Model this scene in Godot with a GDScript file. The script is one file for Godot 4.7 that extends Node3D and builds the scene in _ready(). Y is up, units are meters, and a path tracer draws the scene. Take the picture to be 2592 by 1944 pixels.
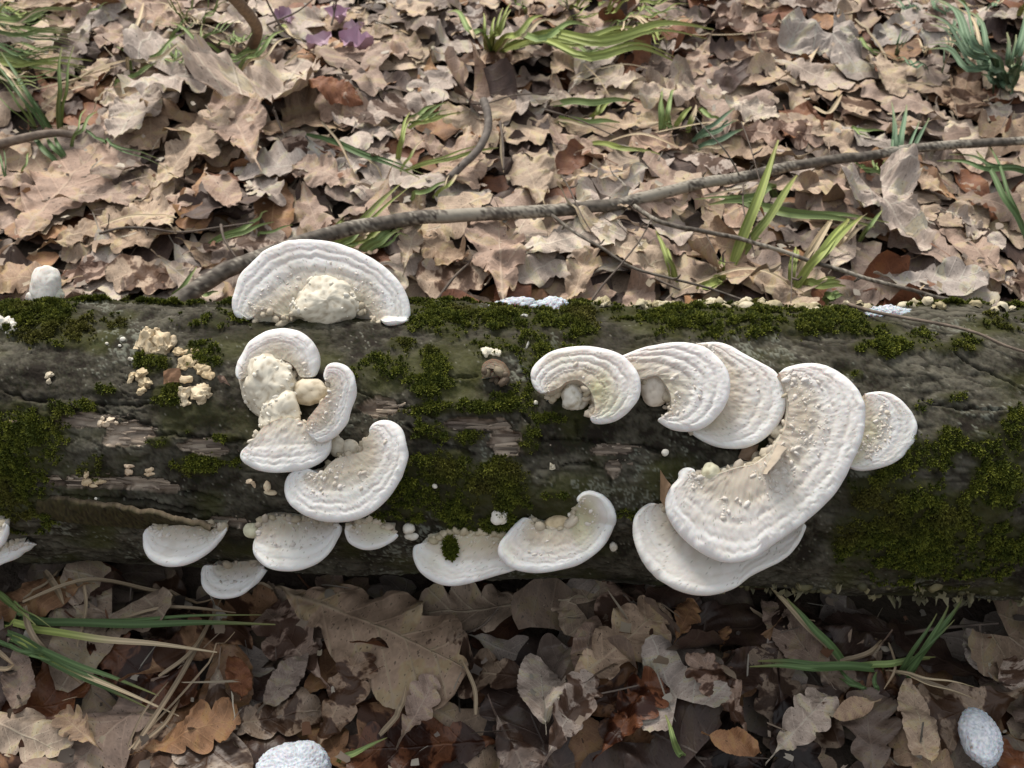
extends Node3D
# A mossy fallen log with white bracket fungi on a forest floor of dry oak leaves.

const CAM := Vector3(0, 0.62, 0.43)
const PITCH := 48.0
const FPX := 2532.1            # focal length in pixels of the 2592 x 1944 photograph
# crops that positions were measured in: x, y, enlargement
const REG := [[0.0, 0.0, 0.85340], [0.0, 0.0, 2.074], [800.0, 0.0, 2.074], [1592.0, 0.0, 2.074], [0.0, 700.0, 1.929], [900.0, 740.0, 2.0733], [1500.0, 740.0, 2.0256], [0.0, 1400.0, 1.7015], [1292.0, 1400.0, 1.7015]]

var rng := RandomNumberGenerator.new()
var ax_r := Vector3.RIGHT
var ax_u := Vector3.UP
var ax_f := Vector3.FORWARD
var taken := {}
var fine := FastNoiseLite.new()
var mid := FastNoiseLite.new()
var low := FastNoiseLite.new()
var cell := FastNoiseLite.new()
var plates := FastNoiseLite.new()
var auto_list := []            # things whose label is told apart by what lies near them

# ------------------------------------------------------------------ names and metas
func numbered(called: String) -> String:
	var k: int = taken.get(called, 0)
	taken[called] = k + 1
	return called if k == 0 else "%s_%03d" % [called, k]

func tag(o: Node, label: String, category: String, group := "", kind := "") -> Node:
	if label: o.set_meta("label", label)
	if category: o.set_meta("category", category)
	if group: o.set_meta("group", group)
	if kind: o.set_meta("kind", kind)
	return o

func thing(called: String, label: String, category: String, at := Vector3.ZERO, group := "") -> Node3D:
	var o := Node3D.new()
	o.name = numbered(called)
	o.position = at
	add_child(o)
	tag(o, label, category, group)
	return o

func piece(called: String, mesh: Mesh, mat: Material, parent: Node = self) -> MeshInstance3D:
	var o := MeshInstance3D.new()
	o.mesh = mesh
	o.material_override = mat
	if parent == self:
		o.name = numbered(called)
		add_child(o)
	else:
		o.name = called
		parent.add_child(o, true)
	return o

# ------------------------------------------------------------------ camera measure
func px(reg: int, x: float, y: float) -> Vector2:
	var r: Array = REG[reg]
	return Vector2(r[0] + x / r[2], r[1] + y / r[2])

func pxs(reg: int, a: Array) -> PackedVector2Array:
	var out := PackedVector2Array()
	for i in range(0, a.size() - 1, 2):
		out.append(px(reg, a[i], a[i + 1]))
	return out

func ray(p: Vector2) -> Vector3:
	return ax_f + ax_r * ((p.x - 1296.0) / FPX) - ax_u * ((p.y - 972.0) / FPX)

func seen_at(w: Vector3) -> Vector2:
	var d := w - CAM
	var z := d.dot(ax_f)
	return Vector2(1296.0 + d.dot(ax_r) / z * FPX, 972.0 - d.dot(ax_u) / z * FPX)

func on_level(p: Vector2, h: float) -> Vector3:
	var d := ray(p)
	return CAM + d * ((h - CAM.y) / d.y)

# ------------------------------------------------------------------ the log as a field
func log_axis(x: float) -> Vector3:
	var t := (x + 0.348) / 0.683
	t = clampf(t, -1.2, 2.2)
	return Vector3(x, lerpf(0.0925, 0.105, t), lerpf(-0.003, 0.026, t))

func log_radius(x: float) -> float:
	return lerpf(0.086, 0.094, clampf((x + 0.348) / 0.683, -1.2, 2.2))

func log_wave(x: float, th: float) -> float:
	return 0.0040 * low.get_noise_3d(x * 600.0, cos(th) * 120.0, sin(th) * 120.0) + 0.0011 * low.get_noise_3d(x * 2200.0 + 500.0, cos(th) * 330.0, sin(th) * 330.0)

func log_sd(p: Vector3) -> float:
	var a := log_axis(p.x)
	var dy := p.y - a.y
	var dz := p.z - a.z
	return sqrt(dy * dy + dz * dz) - log_radius(p.x) - log_wave(p.x, atan2(dy, dz))

func log_at(x: float, th: float, up := 0.0) -> Vector3:
	var r := log_radius(x) + log_wave(x, th) + up
	return log_axis(x) + Vector3(0, sin(th) * r, cos(th) * r)

func log_normal(p: Vector3) -> Vector3:
	var a := log_axis(p.x)
	return Vector3(0, p.y - a.y, p.z - a.z).normalized()

func log_hit(p: Vector2) -> Vector3:            # where a sight line meets the log, or passes it nearest
	var d := ray(p).normalized()
	var t := 0.35
	var best := 1.0
	var best_t := t
	for i in 60:
		var s := log_sd(CAM + d * t)
		if s < best:
			best = s
			best_t = t
		if s < 0.0002: break
		t += maxf(s * 0.9, 0.0006)
		if t > 1.2: break
	return CAM + d * best_t

# ------------------------------------------------------------------ mesh helpers
func grid_mesh(v: PackedVector3Array, cols: int, rows: int, col := PackedColorArray(), uv := PackedVector2Array(), wrap := false) -> ArrayMesh:
	var idx := PackedInt32Array()
	for r in rows - 1:
		for c in (cols if wrap else cols - 1):
			var c2 := (c + 1) % cols
			var a := r * cols + c
			var b := r * cols + c2
			var d := (r + 1) * cols + c
			var e := (r + 1) * cols + c2
			idx.append_array([a, b, d, b, e, d])
	return index_mesh(v, idx, col, uv)

func index_mesh(v: PackedVector3Array, idx: PackedInt32Array, col := PackedColorArray(), uv := PackedVector2Array()) -> ArrayMesh:
	var n := PackedVector3Array()
	n.resize(v.size())
	for i in range(0, idx.size(), 3):
		var a := idx[i]
		var b := idx[i + 1]
		var c := idx[i + 2]
		var f := (v[c] - v[a]).cross(v[b] - v[a])
		n[a] += f
		n[b] += f
		n[c] += f
	for i in n.size():
		n[i] = n[i].normalized() if n[i].length_squared() > 0.0 else Vector3.UP
	var arr := []
	arr.resize(Mesh.ARRAY_MAX)
	arr[Mesh.ARRAY_VERTEX] = v
	arr[Mesh.ARRAY_NORMAL] = n
	arr[Mesh.ARRAY_INDEX] = idx
	if col.size(): arr[Mesh.ARRAY_COLOR] = col
	if uv.size(): arr[Mesh.ARRAY_TEX_UV] = uv
	var m := ArrayMesh.new()
	m.add_surface_from_arrays(Mesh.PRIMITIVE_TRIANGLES, arr)
	return m

class Bag:                      # several simple shapes joined into one mesh
	var v := PackedVector3Array()
	var idx := PackedInt32Array()
	var col := PackedColorArray()
	var uv := PackedVector2Array()
	func grid(pts: PackedVector3Array, cols: int, rows: int, colors: PackedColorArray, wrap := false) -> void:
		var o := v.size()
		v.append_array(pts)
		col.append_array(colors)
		for r in rows - 1:
			for c in (cols if wrap else cols - 1):
				var c2 := (c + 1) % cols
				var a := o + r * cols + c
				var b := o + r * cols + c2
				var d := o + (r + 1) * cols + c
				var e := o + (r + 1) * cols + c2
				idx.append_array([a, b, d, b, e, d])

func bag_mesh(b: Bag, at := Vector3.ZERO) -> ArrayMesh:
	if at != Vector3.ZERO:
		for i in b.v.size():
			b.v[i] -= at
	return index_mesh(b.v, b.idx, b.col, b.uv)

func path3(pts: Array, n: int) -> PackedVector3Array:
	var c := Curve3D.new()
	c.bake_interval = 0.004
	for i in pts.size():
		var a: Vector3 = pts[maxi(i - 1, 0)]
		var b: Vector3 = pts[mini(i + 1, pts.size() - 1)]
		var t := (b - a) / 6.0
		c.add_point(pts[i], -t, t)
	var out := PackedVector3Array()
	var l := c.get_baked_length()
	for i in n:
		out.append(c.sample_baked(l * i / (n - 1), true))
	return out

func path2(pts: PackedVector2Array, n: int) -> PackedVector2Array:
	var c := Curve2D.new()
	c.bake_interval = 1.5
	for i in pts.size():
		var a := pts[maxi(i - 1, 0)]
		var b := pts[mini(i + 1, pts.size() - 1)]
		var t := (b - a) / 6.0
		c.add_point(pts[i], -t, t)
	var out := PackedVector2Array()
	var l := c.get_baked_length()
	for i in n:
		out.append(c.sample_baked(l * i / (n - 1), true))
	return out

# a tube with rough bark; radii run from r0 to r1
func tube(b: Bag, pts: PackedVector3Array, r0: float, r1: float, c0: Color, c1: Color, patch := 0.0, sides := 10, rough := 0.022) -> void:
	var v := PackedVector3Array()
	var cs := PackedColorArray()
	var n := pts.size()
	var side := Vector3.ZERO
	for i in n + 2:
		var k := clampi(i - 1, 0, n - 1)
		var tan := (pts[mini(k + 1, n - 1)] - pts[maxi(k - 1, 0)]).normalized()
		if side == Vector3.ZERO: side = tan.cross(Vector3(0.13, 0.9, 0.3)).normalized()
		side = (side - tan * side.dot(tan)).normalized()
		var up := side.cross(tan)
		var r := lerpf(r0, r1, float(k) / (n - 1))
		if i == 0 or i == n + 1: r *= 0.02
		for s in sides:
			var a := TAU * s / sides
			var d := side * cos(a) + up * sin(a)
			var q := pts[k] + d * r
			var w := 1.0 + rough * mid.get_noise_3dv(q * 1000.0) + rough * 0.4 * low.get_noise_3dv(q * 900.0)
			v.append(pts[k] + d * r * w)
			var m := 0.45 + 0.9 * mid.get_noise_3dv(q * 1300.0) + 0.35 * fine.get_noise_3dv(q * 700.0)
			var c := c0.lerp(c1, clampf(m, 0, 1))
			var pt := low.get_noise_3dv(q * 600.0) + 0.5 * mid.get_noise_3dv(q * 3000.0)
			if patch > 0.0 and pt > 0.27: c = c.lerp(Color(0.48, 0.44, 0.36), patch)
			cs.append(c)
	b.grid(v, sides, n + 2, cs, true)

# a narrow leaf blade with a fold along its middle
func ribbon(b: Bag, pts: PackedVector3Array, w: float, c0: Color, c1: Color, tip_from := 0.85, fold := 0.35, taper := 0.75, face := Vector3.UP) -> void:
	var v := PackedVector3Array()
	var cs := PackedColorArray()
	var n := pts.size()
	for i in n:
		var t := float(i) / (n - 1)
		var tan := (pts[mini(i + 1, n - 1)] - pts[maxi(i - 1, 0)]).normalized()
		var side := tan.cross(face).normalized()
		var up := side.cross(tan)
		var h := w * 0.5 * minf(1.0, 0.62 + t * 3.0) * pow(maxf(0.0, 1.0 - smoothstep(1.0 - taper, 1.10, t)), 0.6)
		var c := c0.lerp(c1, smoothstep(tip_from - 0.2, tip_from + 0.1, t))
		for k in 5:
			var s := (k - 2) * 0.5
			v.append(pts[i] + side * h * s + up * (absf(s) * h * fold - (0.12 * h if absi(k - 2) == 1 else 0.0)))
			var l := 1.25 if k == 2 else (0.74 if absi(k - 2) == 1 else 1.05)
			cs.append(Color(c.r * l, c.g * l, c.b * l))
	b.grid(v, 5, n, cs)

func vmat(rough := 0.7, nt: Texture2D = null, scale := 40.0, strength := 1.0) -> StandardMaterial3D:
	var m := StandardMaterial3D.new()
	m.vertex_color_use_as_albedo = true
	m.roughness = rough
	if nt:
		m.normal_enabled = true
		m.normal_texture = nt
		m.normal_scale = strength
		m.uv1_triplanar = true
		m.uv1_world_triplanar = true
		m.uv1_scale = Vector3.ONE * scale
	return m

func noise_map(f: float, oct: int, bump: float, kind := FastNoiseLite.TYPE_SIMPLEX_SMOOTH, s := 3) -> ImageTexture:
	var nz := FastNoiseLite.new()
	nz.noise_type = kind
	nz.frequency = f
	nz.fractal_octaves = oct
	nz.seed = s
	var im := nz.get_seamless_image(512, 512)
	im.convert(Image.FORMAT_RGBA8)
	im.bump_map_to_normal_map(bump)
	return ImageTexture.create_from_image(im)

# ------------------------------------------------------------------ leaves
const TONES := [["pinkish tan", 0.45, 0.348, 0.262], ["buff", 0.49, 0.40, 0.285], ["cream", 0.60, 0.525, 0.42], ["pale grey", 0.50, 0.45, 0.375], ["grey brown", 0.26, 0.21, 0.165], ["rust brown", 0.22, 0.095, 0.045], ["dark brown", 0.085, 0.055, 0.041], ["orange brown", 0.33, 0.19, 0.095], ["tan", 0.40, 0.305, 0.205]]
const KINDS := ["lobed oak leaf", "stained oak leaf", "toothed oval leaf", "pointed maple leaf"]
var leaf_mats := {}
var leaf_tex := []
var stuff_mat: StandardMaterial3D
const HX0 := -0.9
const HZ0 := -1.05
const HC := 0.004
const HW := 450
const HH := 350
var hmap := PackedFloat32Array()

func h_at(x: float, z: float) -> float:
	var u := clampf((x - HX0) / HC, 0.0, HW - 1.01)
	var w := clampf((z - HZ0) / HC, 0.0, HH - 1.01)
	var i := int(u)
	var j := int(w)
	var fu := u - i
	var fw := w - j
	var k := j * HW + i
	return lerpf(lerpf(hmap[k], hmap[k + 1], fu), lerpf(hmap[k + HW], hmap[k + HW + 1], fu), fw)

func make_leaf_textures() -> void:
	var W := 224
	var H := 384
	for kind in 4:
		var n1 := FastNoiseLite.new()
		n1.seed = 11 + kind
		n1.frequency = 0.011
		n1.fractal_octaves = 4
		var n2 := FastNoiseLite.new()
		n2.seed = 31 + kind
		n2.frequency = 0.115
		n2.fractal_octaves = 3
		var n3 := FastNoiseLite.new()
		n3.seed = 51 + kind
		n3.noise_type = FastNoiseLite.TYPE_CELLULAR
		n3.cellular_return_type = FastNoiseLite.RETURN_DISTANCE2_SUB
		n3.frequency = 0.075
		n3.fractal_type = FastNoiseLite.FRACTAL_NONE
		var b1 := n1.get_image(W, H).get_data()
		var b2 := n2.get_image(W, H).get_data()
		var b3 := n3.get_image(W, H).get_data()
		var im := Image.create(W, H, false, Image.FORMAT_RGB8)
		var hm := Image.create(W, H, false, Image.FORMAT_RGBA8)
		for y in H:
			var v := float(y) / H
			for x in W:
				var u := float(x) / W - 0.5
				var k := y * W + x
				var a := b1[k] / 255.0
				var s := b2[k] / 255.0
				var c := b3[k] / 255.0
				var vein := 0.0
				if kind == 3:
					var ph := atan2(u, maxf(v - 0.02, 0.0001))
					var rr := sqrt(u * u + v * v)
					for q in 5:
						var dv: float = absf(ph - (q - 2) * 0.62) * rr
						vein = maxf(vein, exp(-pow(dv / 0.008, 2.0)))
					vein = maxf(vein, 0.45 * exp(-pow((fposmod(rr * 9.0 - absf(ph) * 2.0, 1.0) - 0.5) / 0.06, 2.0)))
				else:
					vein = exp(-pow(u / (0.011 * (1.15 - v)), 2.0))
					var step := 0.15 if kind < 2 else 0.072
					var slope := 0.95 if kind < 2 else 1.15
					var e := fposmod(v - slope * absf(u) + 0.28 * absf(u) * absf(u) + (0.03 if u > 0 else 0.0), step) / step - 0.5
					vein = maxf(vein, (0.62 if kind < 2 else 0.5) * exp(-pow(e * step / 0.0065, 2.0)))
				var net := clampf(1.0 - c * 3.2, 0.0, 1.0)
				var t := 1.02 + 0.17 * (a - 0.5) * 2.0 + 0.12 * (s - 0.5)
				t += 0.20 * vein - 0.08 + 0.05 * net
				var warm := 1.0
				if s > 0.80: t *= 0.62                       # small dark specks
				if a > 0.63: warm = 0.93
				var col := Color(t, t * (0.98 - 0.02 * warm), t * 0.97 * warm)
				if kind == 1:                                  # rotted blotches that leave the margin pale
					var m := smoothstep(0.42, 0.60, a + 0.10 * (s - 0.5) - 0.25 * maxf(0.0, absf(u) - 0.16) + 0.06 * vein)
					col = col.lerp(Color(0.36, 0.27, 0.24), 0.85 * m)
				elif kind == 2 and vein > 0.5 and a < 0.42:
					col = col.darkened(0.5)
				im.set_pixel(x, y, col)
				var hgt := clampf(0.42 + 0.40 * vein - 0.10 * net + 0.22 * (a - 0.5) + 0.10 * (s - 0.5), 0, 1)
				hm.set_pixel(x, y, Color(hgt, hgt, hgt))
		hm.bump_map_to_normal_map(2.6)
		leaf_tex.append([ImageTexture.create_from_image(im), ImageTexture.create_from_image(hm)])

func leaf_mat(kind: int, tone: int, wet := false) -> StandardMaterial3D:
	var key := "%d %d %s" % [kind, tone, wet]
	if not leaf_mats.has(key):
		var m := StandardMaterial3D.new()
		var t: Array = TONES[tone]
		m.albedo_color = Color(t[1], t[2], t[3]).linear_to_srgb()
		m.albedo_texture = leaf_tex[kind][0]
		m.normal_enabled = true
		m.normal_texture = leaf_tex[kind][1]
		m.normal_scale = 0.8
		m.roughness = 0.42 if wet or tone == 6 else 0.66
		m.metallic_specular = 0.4
		m.backlight = Color(0.12, 0.10, 0.07)
		m.vertex_color_use_as_albedo = true
		leaf_mats[key] = m
	return leaf_mats[key]

# flat outline of a leaf: points (x, share of the way to the edge, z), length 1
func leaf_flat(kind: int, rows: int, half: int, r: RandomNumberGenerator) -> Dictionary:
	var pts := PackedVector3Array()
	var cols := half * 2 + 1
	if kind == 3:
		cols = rows + 12
		var rings := half + 3
		for j in rings:
			var q := float(j) / (rings - 1)
			for i in cols:
				var ph := lerpf(-2.5, 2.5, float(i) / (cols - 1))
				var lobe := absf(cos(ph * 2.5 * 0.62 * 1.01))
				var rad := 0.26 + 0.42 * pow(lobe, 1.7) * (1.0 - 0.17 * absf(ph)) + 0.035 * (fposmod(ph * 7.0, 1.0) - 0.5)
				pts.append(Vector3(sin(ph) * rad * q, q, cos(ph) * rad * q + 0.3))
		return {"pts": pts, "cols": cols, "rows": rings}
	var n_lobe := r.randf_range(3.4, 5.0)
	var depth := r.randf_range(0.36, 0.62)
	var wide := r.randf_range(0.25, 0.33) if kind < 2 else r.randf_range(0.2, 0.29)
	var ph := [r.randf(), r.randf()]
	var shear := r.randf_range(0.12, 0.36) if kind < 2 else 0.12
	var stalk := 5
	var bow := r.randf_range(-0.12, 0.12)
	for i in rows:
		var u := float(i - stalk) / (rows - 1 - stalk)
		if i < stalk: u = -0.16 * (1.0 - float(i) / stalk)
		for k in cols:
			var s := float(k - half) / half
			var w := 0.0065
			if u >= 0.0:
				if kind < 2:
					var e := wide * pow(sin(PI * pow(clampf(u, 0, 1), 0.78 if u > 0.9 else 1.15)), 0.62)
					e = wide * pow(maxf(0.0, sin(PI * pow(clampf(u, 0.0, 1.0), 1.22))), 0.6) * (0.62 + 0.42 * u)
					var lob := pow(absf(cos(PI * (n_lobe * u + ph[0 if s < 0 else 1] * 0.5))), 0.5)
					w = maxf(0.0065, e * (1.0 - depth + depth * lob * 1.12))
				else:
					var e := wide * pow(maxf(0.0, sin(PI * pow(clampf(u, 0.0, 1.0), 0.85))), 0.8)
					w = maxf(0.005, e * (1.0 + 0.07 * (fposmod(u * 15.0, 1.0) - 0.5)))
			if i == rows - 1: w *= 0.15
			var q := absf(s)
			pts.append(Vector3(s * w + bow * u * u, q, u + shear * w * q * (1.0 if u > 0.0 else 0.0)))
	return {"pts": pts, "cols": cols, "rows": rows}

# lays one leaf on what already lies there; returns its vertices, centred on where it lies
func lay_leaf(flat: Dictionary, at: Vector2, yaw: float, size: float, curl: Dictionary, lift := 0.0) -> PackedVector3Array:
	var pts: PackedVector3Array = flat.pts
	var n := pts.size()
	var out := PackedVector3Array()
	out.resize(n)
	var cy := cos(yaw)
	var sy := sin(yaw)
	var roll: float = curl.get("roll", 0.0)      # per metre, across
	var arch: float = curl.get("arch", 0.0)      # per metre, along
	var wave: float = curl.get("wave", 0.004)
	var fold: float = curl.get("fold", 0.0)
	var off: float = curl.get("seed", 0.0)
	var mx := 0.0
	var sxx := 0.0001
	var szz := 0.0001
	var sxh := 0.0
	var szh := 0.0
	var hs := PackedFloat32Array()
	hs.resize(n)
	for i in n:
		var p := pts[i]
		var x := p.x * size
		var z := (p.z - 0.5) * size
		var y := 0.0
		var d := absf(x)
		if absf(roll) > 0.5:
			var r := 1.0 / absf(roll)
			var a := minf(d / r, 2.6)
			y += signf(roll) * r * (1.0 - cos(a))
			x = signf(x) * r * sin(a)
		if absf(arch) > 0.5:
			var r2 := 1.0 / absf(arch)
			var a2 := clampf(z / r2, -2.2, 2.2)
			y += signf(arch) * r2 * (1.0 - cos(a2))
			z = r2 * sin(a2)
		y += fold * d
		y += wave * (0.35 + p.y * p.y) * low.get_noise_3d(x * 1900.0 + off, z * 1900.0, off) * 2.0
		y += wave * 0.55 * p.y * mid.get_noise_2d(x * 1500.0 + off, z * 1500.0 - off)
		var wx := at.x + x * cy + z * sy
		var wz := at.y - x * sy + z * cy
		out[i] = Vector3(wx, y, wz)
		var h := h_at(wx, wz)
		hs[i] = h
		mx += h
		var dx := wx - at.x
		var dz := wz - at.y
		sxx += dx * dx
		szz += dz * dz
		sxh += dx * h
		szh += dz * h
	mx /= n
	var gx := clampf(sxh / sxx, -0.3, 0.3) * 0.8
	var gz := clampf(szh / szz, -0.3, 0.3) * 0.8
	var miss := 0.0
	for i in n:
		var p := out[i]
		var y := p.y + mx + gx * (p.x - at.x) + gz * (p.z - at.y)
		out[i].y = y
		miss += maxf(0.0, hs[i] - y)
	var raise := minf(miss / n * 1.1, 0.012) + lift
	var cap := mx + 0.011 + lift
	for i in n:
		var p := out[i]
		p.y += raise
		var f := hs[i] + 0.0009
		if p.y < f: p.y = f + (f - p.y) * 0.06
		out[i] = p
		var u := int((p.x - HX0) / HC)
		var w := int((p.z - HZ0) / HC)
		if u > 0 and w > 0 and u < HW - 1 and w < HH - 1:
			var k := w * HW + u
			var hh := minf(p.y, cap)
			if hh > hmap[k]: hmap[k] = hh
			if hh > hmap[k + 1]: hmap[k + 1] = hh
			if hh > hmap[k + HW]: hmap[k + HW] = hh
			if hh > hmap[k + HW + 1]: hmap[k + HW + 1] = hh
	return out

func leaf_uv(flat: Dictionary) -> PackedVector2Array:
	var uv := PackedVector2Array()
	for p: Vector3 in flat.pts:
		uv.append(Vector2(p.x + 0.5, clampf(p.z, 0.004, 0.99)))
	return uv

func some_curl(r: RandomNumberGenerator, strong: float) -> Dictionary:
	var c := {"seed": r.randf() * 900.0, "wave": r.randf_range(0.0020, 0.0058)}
	var k := r.randf()
	if k < 0.30 * strong: c.roll = r.randf_range(18.0, 55.0) * (1.0 if r.randf() < 0.5 else -1.0)
	elif k < 0.55: c.roll = r.randf_range(4.0, 14.0) * (1.0 if r.randf() < 0.5 else -1.0)
	if r.randf() < 0.5: c.arch = r.randf_range(3.0, 14.0) * (1.0 if r.randf() < 0.45 else -1.0)
	if r.randf() < 0.4: c.fold = r.randf_range(-0.3, 0.35)
	return c

func curl_word(c: Dictionary) -> String:
	var r: float = c.get("roll", 0.0)
	if r > 17.0: return "curled up"
	if r < -17.0: return "arched over"
	if absf(c.get("fold", 0.0)) > 0.22: return "creased"
	if absf(c.get("arch", 0.0)) > 9.0: return "bent"
	return "flat"

func one_leaf(kind: int, tone: int, at: Vector2, yaw: float, size: float, curl: Dictionary, label := "", lift := 0.0, wet := false, rows := 46, half := 5) -> MeshInstance3D:
	var flat := leaf_flat(kind, rows, half, rng)
	var v := lay_leaf(flat, at, yaw, size, curl, lift)
	var mean := Vector3(at.x, h_at(at.x, at.y), at.y)
	var col := PackedColorArray()
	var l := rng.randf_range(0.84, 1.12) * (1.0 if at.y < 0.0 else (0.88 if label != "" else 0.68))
	var tw := rng.randf_range(-0.05, 0.05)
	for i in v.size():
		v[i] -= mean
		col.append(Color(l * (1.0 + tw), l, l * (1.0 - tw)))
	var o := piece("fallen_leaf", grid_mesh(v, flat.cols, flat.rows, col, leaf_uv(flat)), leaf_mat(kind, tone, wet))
	o.position = mean
	tag(o, label, "leaf", "dry leaves fallen on the forest floor")
	if label == "":
		auto_list.append([o, "%s %s %s" % [TONES[tone][0], curl_word(curl), KINDS[kind]], mean])
	return o

# ------------------------------------------------------------------ bracket fungi
var fungus_mat: StandardMaterial3D
var lump_mat: StandardMaterial3D

func zone_height(s: float, zones: Array) -> float:
	for k in zones.size() - 1:
		if s <= zones[k + 1]:
			var q: float = (s - zones[k]) / (zones[k + 1] - zones[k])
			return pow(maxf(0.0, sin(PI * clampf(q, 0.0, 1.0))), 0.55)
	return 0.0

func bracket(called: String, label: String, reg: int, outer: Array, inner: Array, o := {}) -> Node3D:
	var nrm: Vector3 = o.get("n", Vector3(0, 0.85, 0.5)).normalized()
	var lift: float = o.get("lift", 0.012)
	var rim: float = o.get("rim", 0.0031)
	var ridge: float = o.get("ridge", 0.0016) * 0.5
	var cup: float = o.get("cup", 0.0)
	var zones: Array = o.get("zones", [0.0, 0.42, 0.70, 0.86, 1.0])
	var heart: Color = o.get("heart", Color(0.56, 0.49, 0.39))
	var white: Color = o.get("white", Color(0.79, 0.78, 0.77))
	var green: float = o.get("green", 0.15)
	var warts: int = o.get("warts", 26)
	var po := pxs(reg, outer)
	var pi_ := pxs(reg, inner)
	var anchor: Vector2 = path2(pi_, 3)[1]
	if o.has("anchor"): anchor = px(reg, o.anchor[0], o.anchor[1])
	var p0 := log_hit(anchor)
	p0 += log_normal(p0) * lift
	var length := 0.0
	for i in po.size() - 1: length += po[i].distance_to(po[i + 1])
	var N := int(clampf(length / 3.4, 36, 330))
	var co := path2(po, N + 1)
	var ci := path2(pi_, N + 1)
	var NT := 34
	var NA := 8
	var NU := 3
	var ring := NT + NA + NU + 1
	var v := PackedVector3Array()
	var cs := PackedColorArray()
	var spots := []
	var feet := []
	var sd0 := rng.randf() * 500.0
	var zone_tint := []
	for z in zones.size(): zone_tint.append(rng.randf_range(0.04, 0.28) if z % 2 == 0 else rng.randf_range(0.0, 0.12))
	for j in N + 1:
		var t := float(j) / N
		var d := ray(co[j])
		var O := CAM + d * ((p0 - CAM).dot(nrm) / d.dot(nrm))
		d = ray(ci[j])
		var I := CAM + d * ((p0 - CAM).dot(nrm) / d.dot(nrm))
		var out := (O - I)
		var w := out.length()
		if w < 0.0005:
			w = 0.0005
			out = nrm.cross(Vector3.RIGHT)
		out = out.normalized()
		var wob := 0.0026 * low.get_noise_2d(sd0, length * t * 0.9) + 0.0012 * mid.get_noise_2d(sd0, length * t * 0.55)
		O += out * wob
		var endf := smoothstep(0.0, 0.05, t) * smoothstep(1.0, 0.95, t)
		var rr := minf(rim * (0.55 + 0.45 * endf) * (1.0 + 0.6 * low.get_noise_2d(sd0 + 9.0, length * t * 0.7)), 0.48 * w)
		var size := clampf(w / 0.034, 0.12, 1.15)
		var tops := I
		var lastc := white
		for k in NT:
			var s := float(k) / (NT - 1)
			s = lerpf(s, 1.0 - (1.0 - s) * (1.0 - s), 0.45)
			var dd := s * (w - rr)
			var f := dd / w
			var base := I + out * dd
			var zs := clampf(f * 1.04 + 0.035 * low.get_noise_2d(sd0 + 50.0, length * t * 1.4), 0.0, 1.0)
			var h := ridge * size * (zone_height(zs, zones) - 0.55) * smoothstep(0.0, 0.12, f) * (1.0 - 0.6 * smoothstep(0.55, 1.0, f)) * (0.9 + 0.5 * low.get_noise_2d(sd0 + 150.0, length * t * 0.6))
			var q := base * 1000.0
			var warty := 1.0 - smoothstep(0.28, 0.68, f)
			h += size * (0.0006 * warty + 0.00012) * mid.get_noise_3d(q.x * 1.6, q.y * 1.6 + sd0, q.z * 1.6)
			h += size * 0.0008 * low.get_noise_3d(q.x * 0.9, q.y * 0.9 + sd0, q.z * 0.9) * (0.4 + warty)
			h += size * 0.00006 * low.get_noise_2d(length * t * 9.0 + sd0, f * 60.0) * smoothstep(0.3, 0.7, f)      # radial wrinkles
			h += size * 0.00009 * sin(zs * 58.0 + 4.0 * low.get_noise_2d(sd0 + 300.0, length * t * 0.5)) * smoothstep(0.3, 0.55, f) * (1.0 - smoothstep(0.9, 1.0, f))      # fine growth lines
			h += 0.00022 * fine.get_noise_3d(q.x, q.y, q.z)
			var pit := cell.get_noise_3d(q.x * 1.1, q.y * 1.1 + sd0, q.z * 1.1)
			var hole := 0.0
			if pit > 0.63 and f > 0.25 and f < 0.93:
				hole = 1.0
				h -= 0.0005
			h += cup * f * f
			var p := base + nrm * h
			var sd := log_sd(p)
			var need := 0.0035 * smoothstep(0.0, 0.4, f)
			if sd < need and f > 0.02: p += log_normal(p) * (need - sd)
			v.append(p)
			tops = p
			# the thing's own colour: cream heart, white growing edge, thin zone lines
			var tone := smoothstep(0.15, 0.78, f + 0.20 * low.get_noise_3d(q.x * 1.3, q.y * 1.3, q.z * 1.3 + sd0))
			var c := heart.lerp(white, tone)
			var g := smoothstep(0.05, 0.45, low.get_noise_3d(q.x * 1.1 + 70.0, q.y * 1.1, q.z * 1.1)) * green * (1.0 - 0.75 * f)
			c = c.lerp(Color(0.50, 0.50, 0.26), g)
			var zl := 1.0 - zone_height(zs, zones)
			c = c.lerp(Color(0.50, 0.45, 0.38), 0.45 * zl * zl * smoothstep(0.1, 0.3, f) * (1.0 - smoothstep(0.9, 1.0, f)))
			c = c.lerp(Color(0.45, 0.38, 0.28), 0.25 * maxf(0.0, mid.get_noise_3d(q.x * 2.2, q.y * 2.2, q.z * 2.2)) * warty)
			if hole > 0.0: c = c.lerp(Color(0.36, 0.31, 0.24), 0.65)
			# growth zones differ in tint; grime sits in patches
			var zi := 0
			for z in zones.size() - 1:
				if zs > zones[z + 1]: zi += 1
			c = c.lerp(Color(0.50, 0.44, 0.37), zone_tint[zi] * (1.0 - smoothstep(0.86, 0.97, f)))
			var grime := smoothstep(0.10, 0.55, low.get_noise_3d(q.x * 2.2 - 60.0, q.y * 2.2, q.z * 2.2) + 0.35 * mid.get_noise_3d(q.x * 1.3, q.y * 1.3, q.z * 1.3))
			c = c.lerp(Color(0.40, 0.34, 0.25), 0.42 * grime * (1.0 - 0.7 * f))
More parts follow.
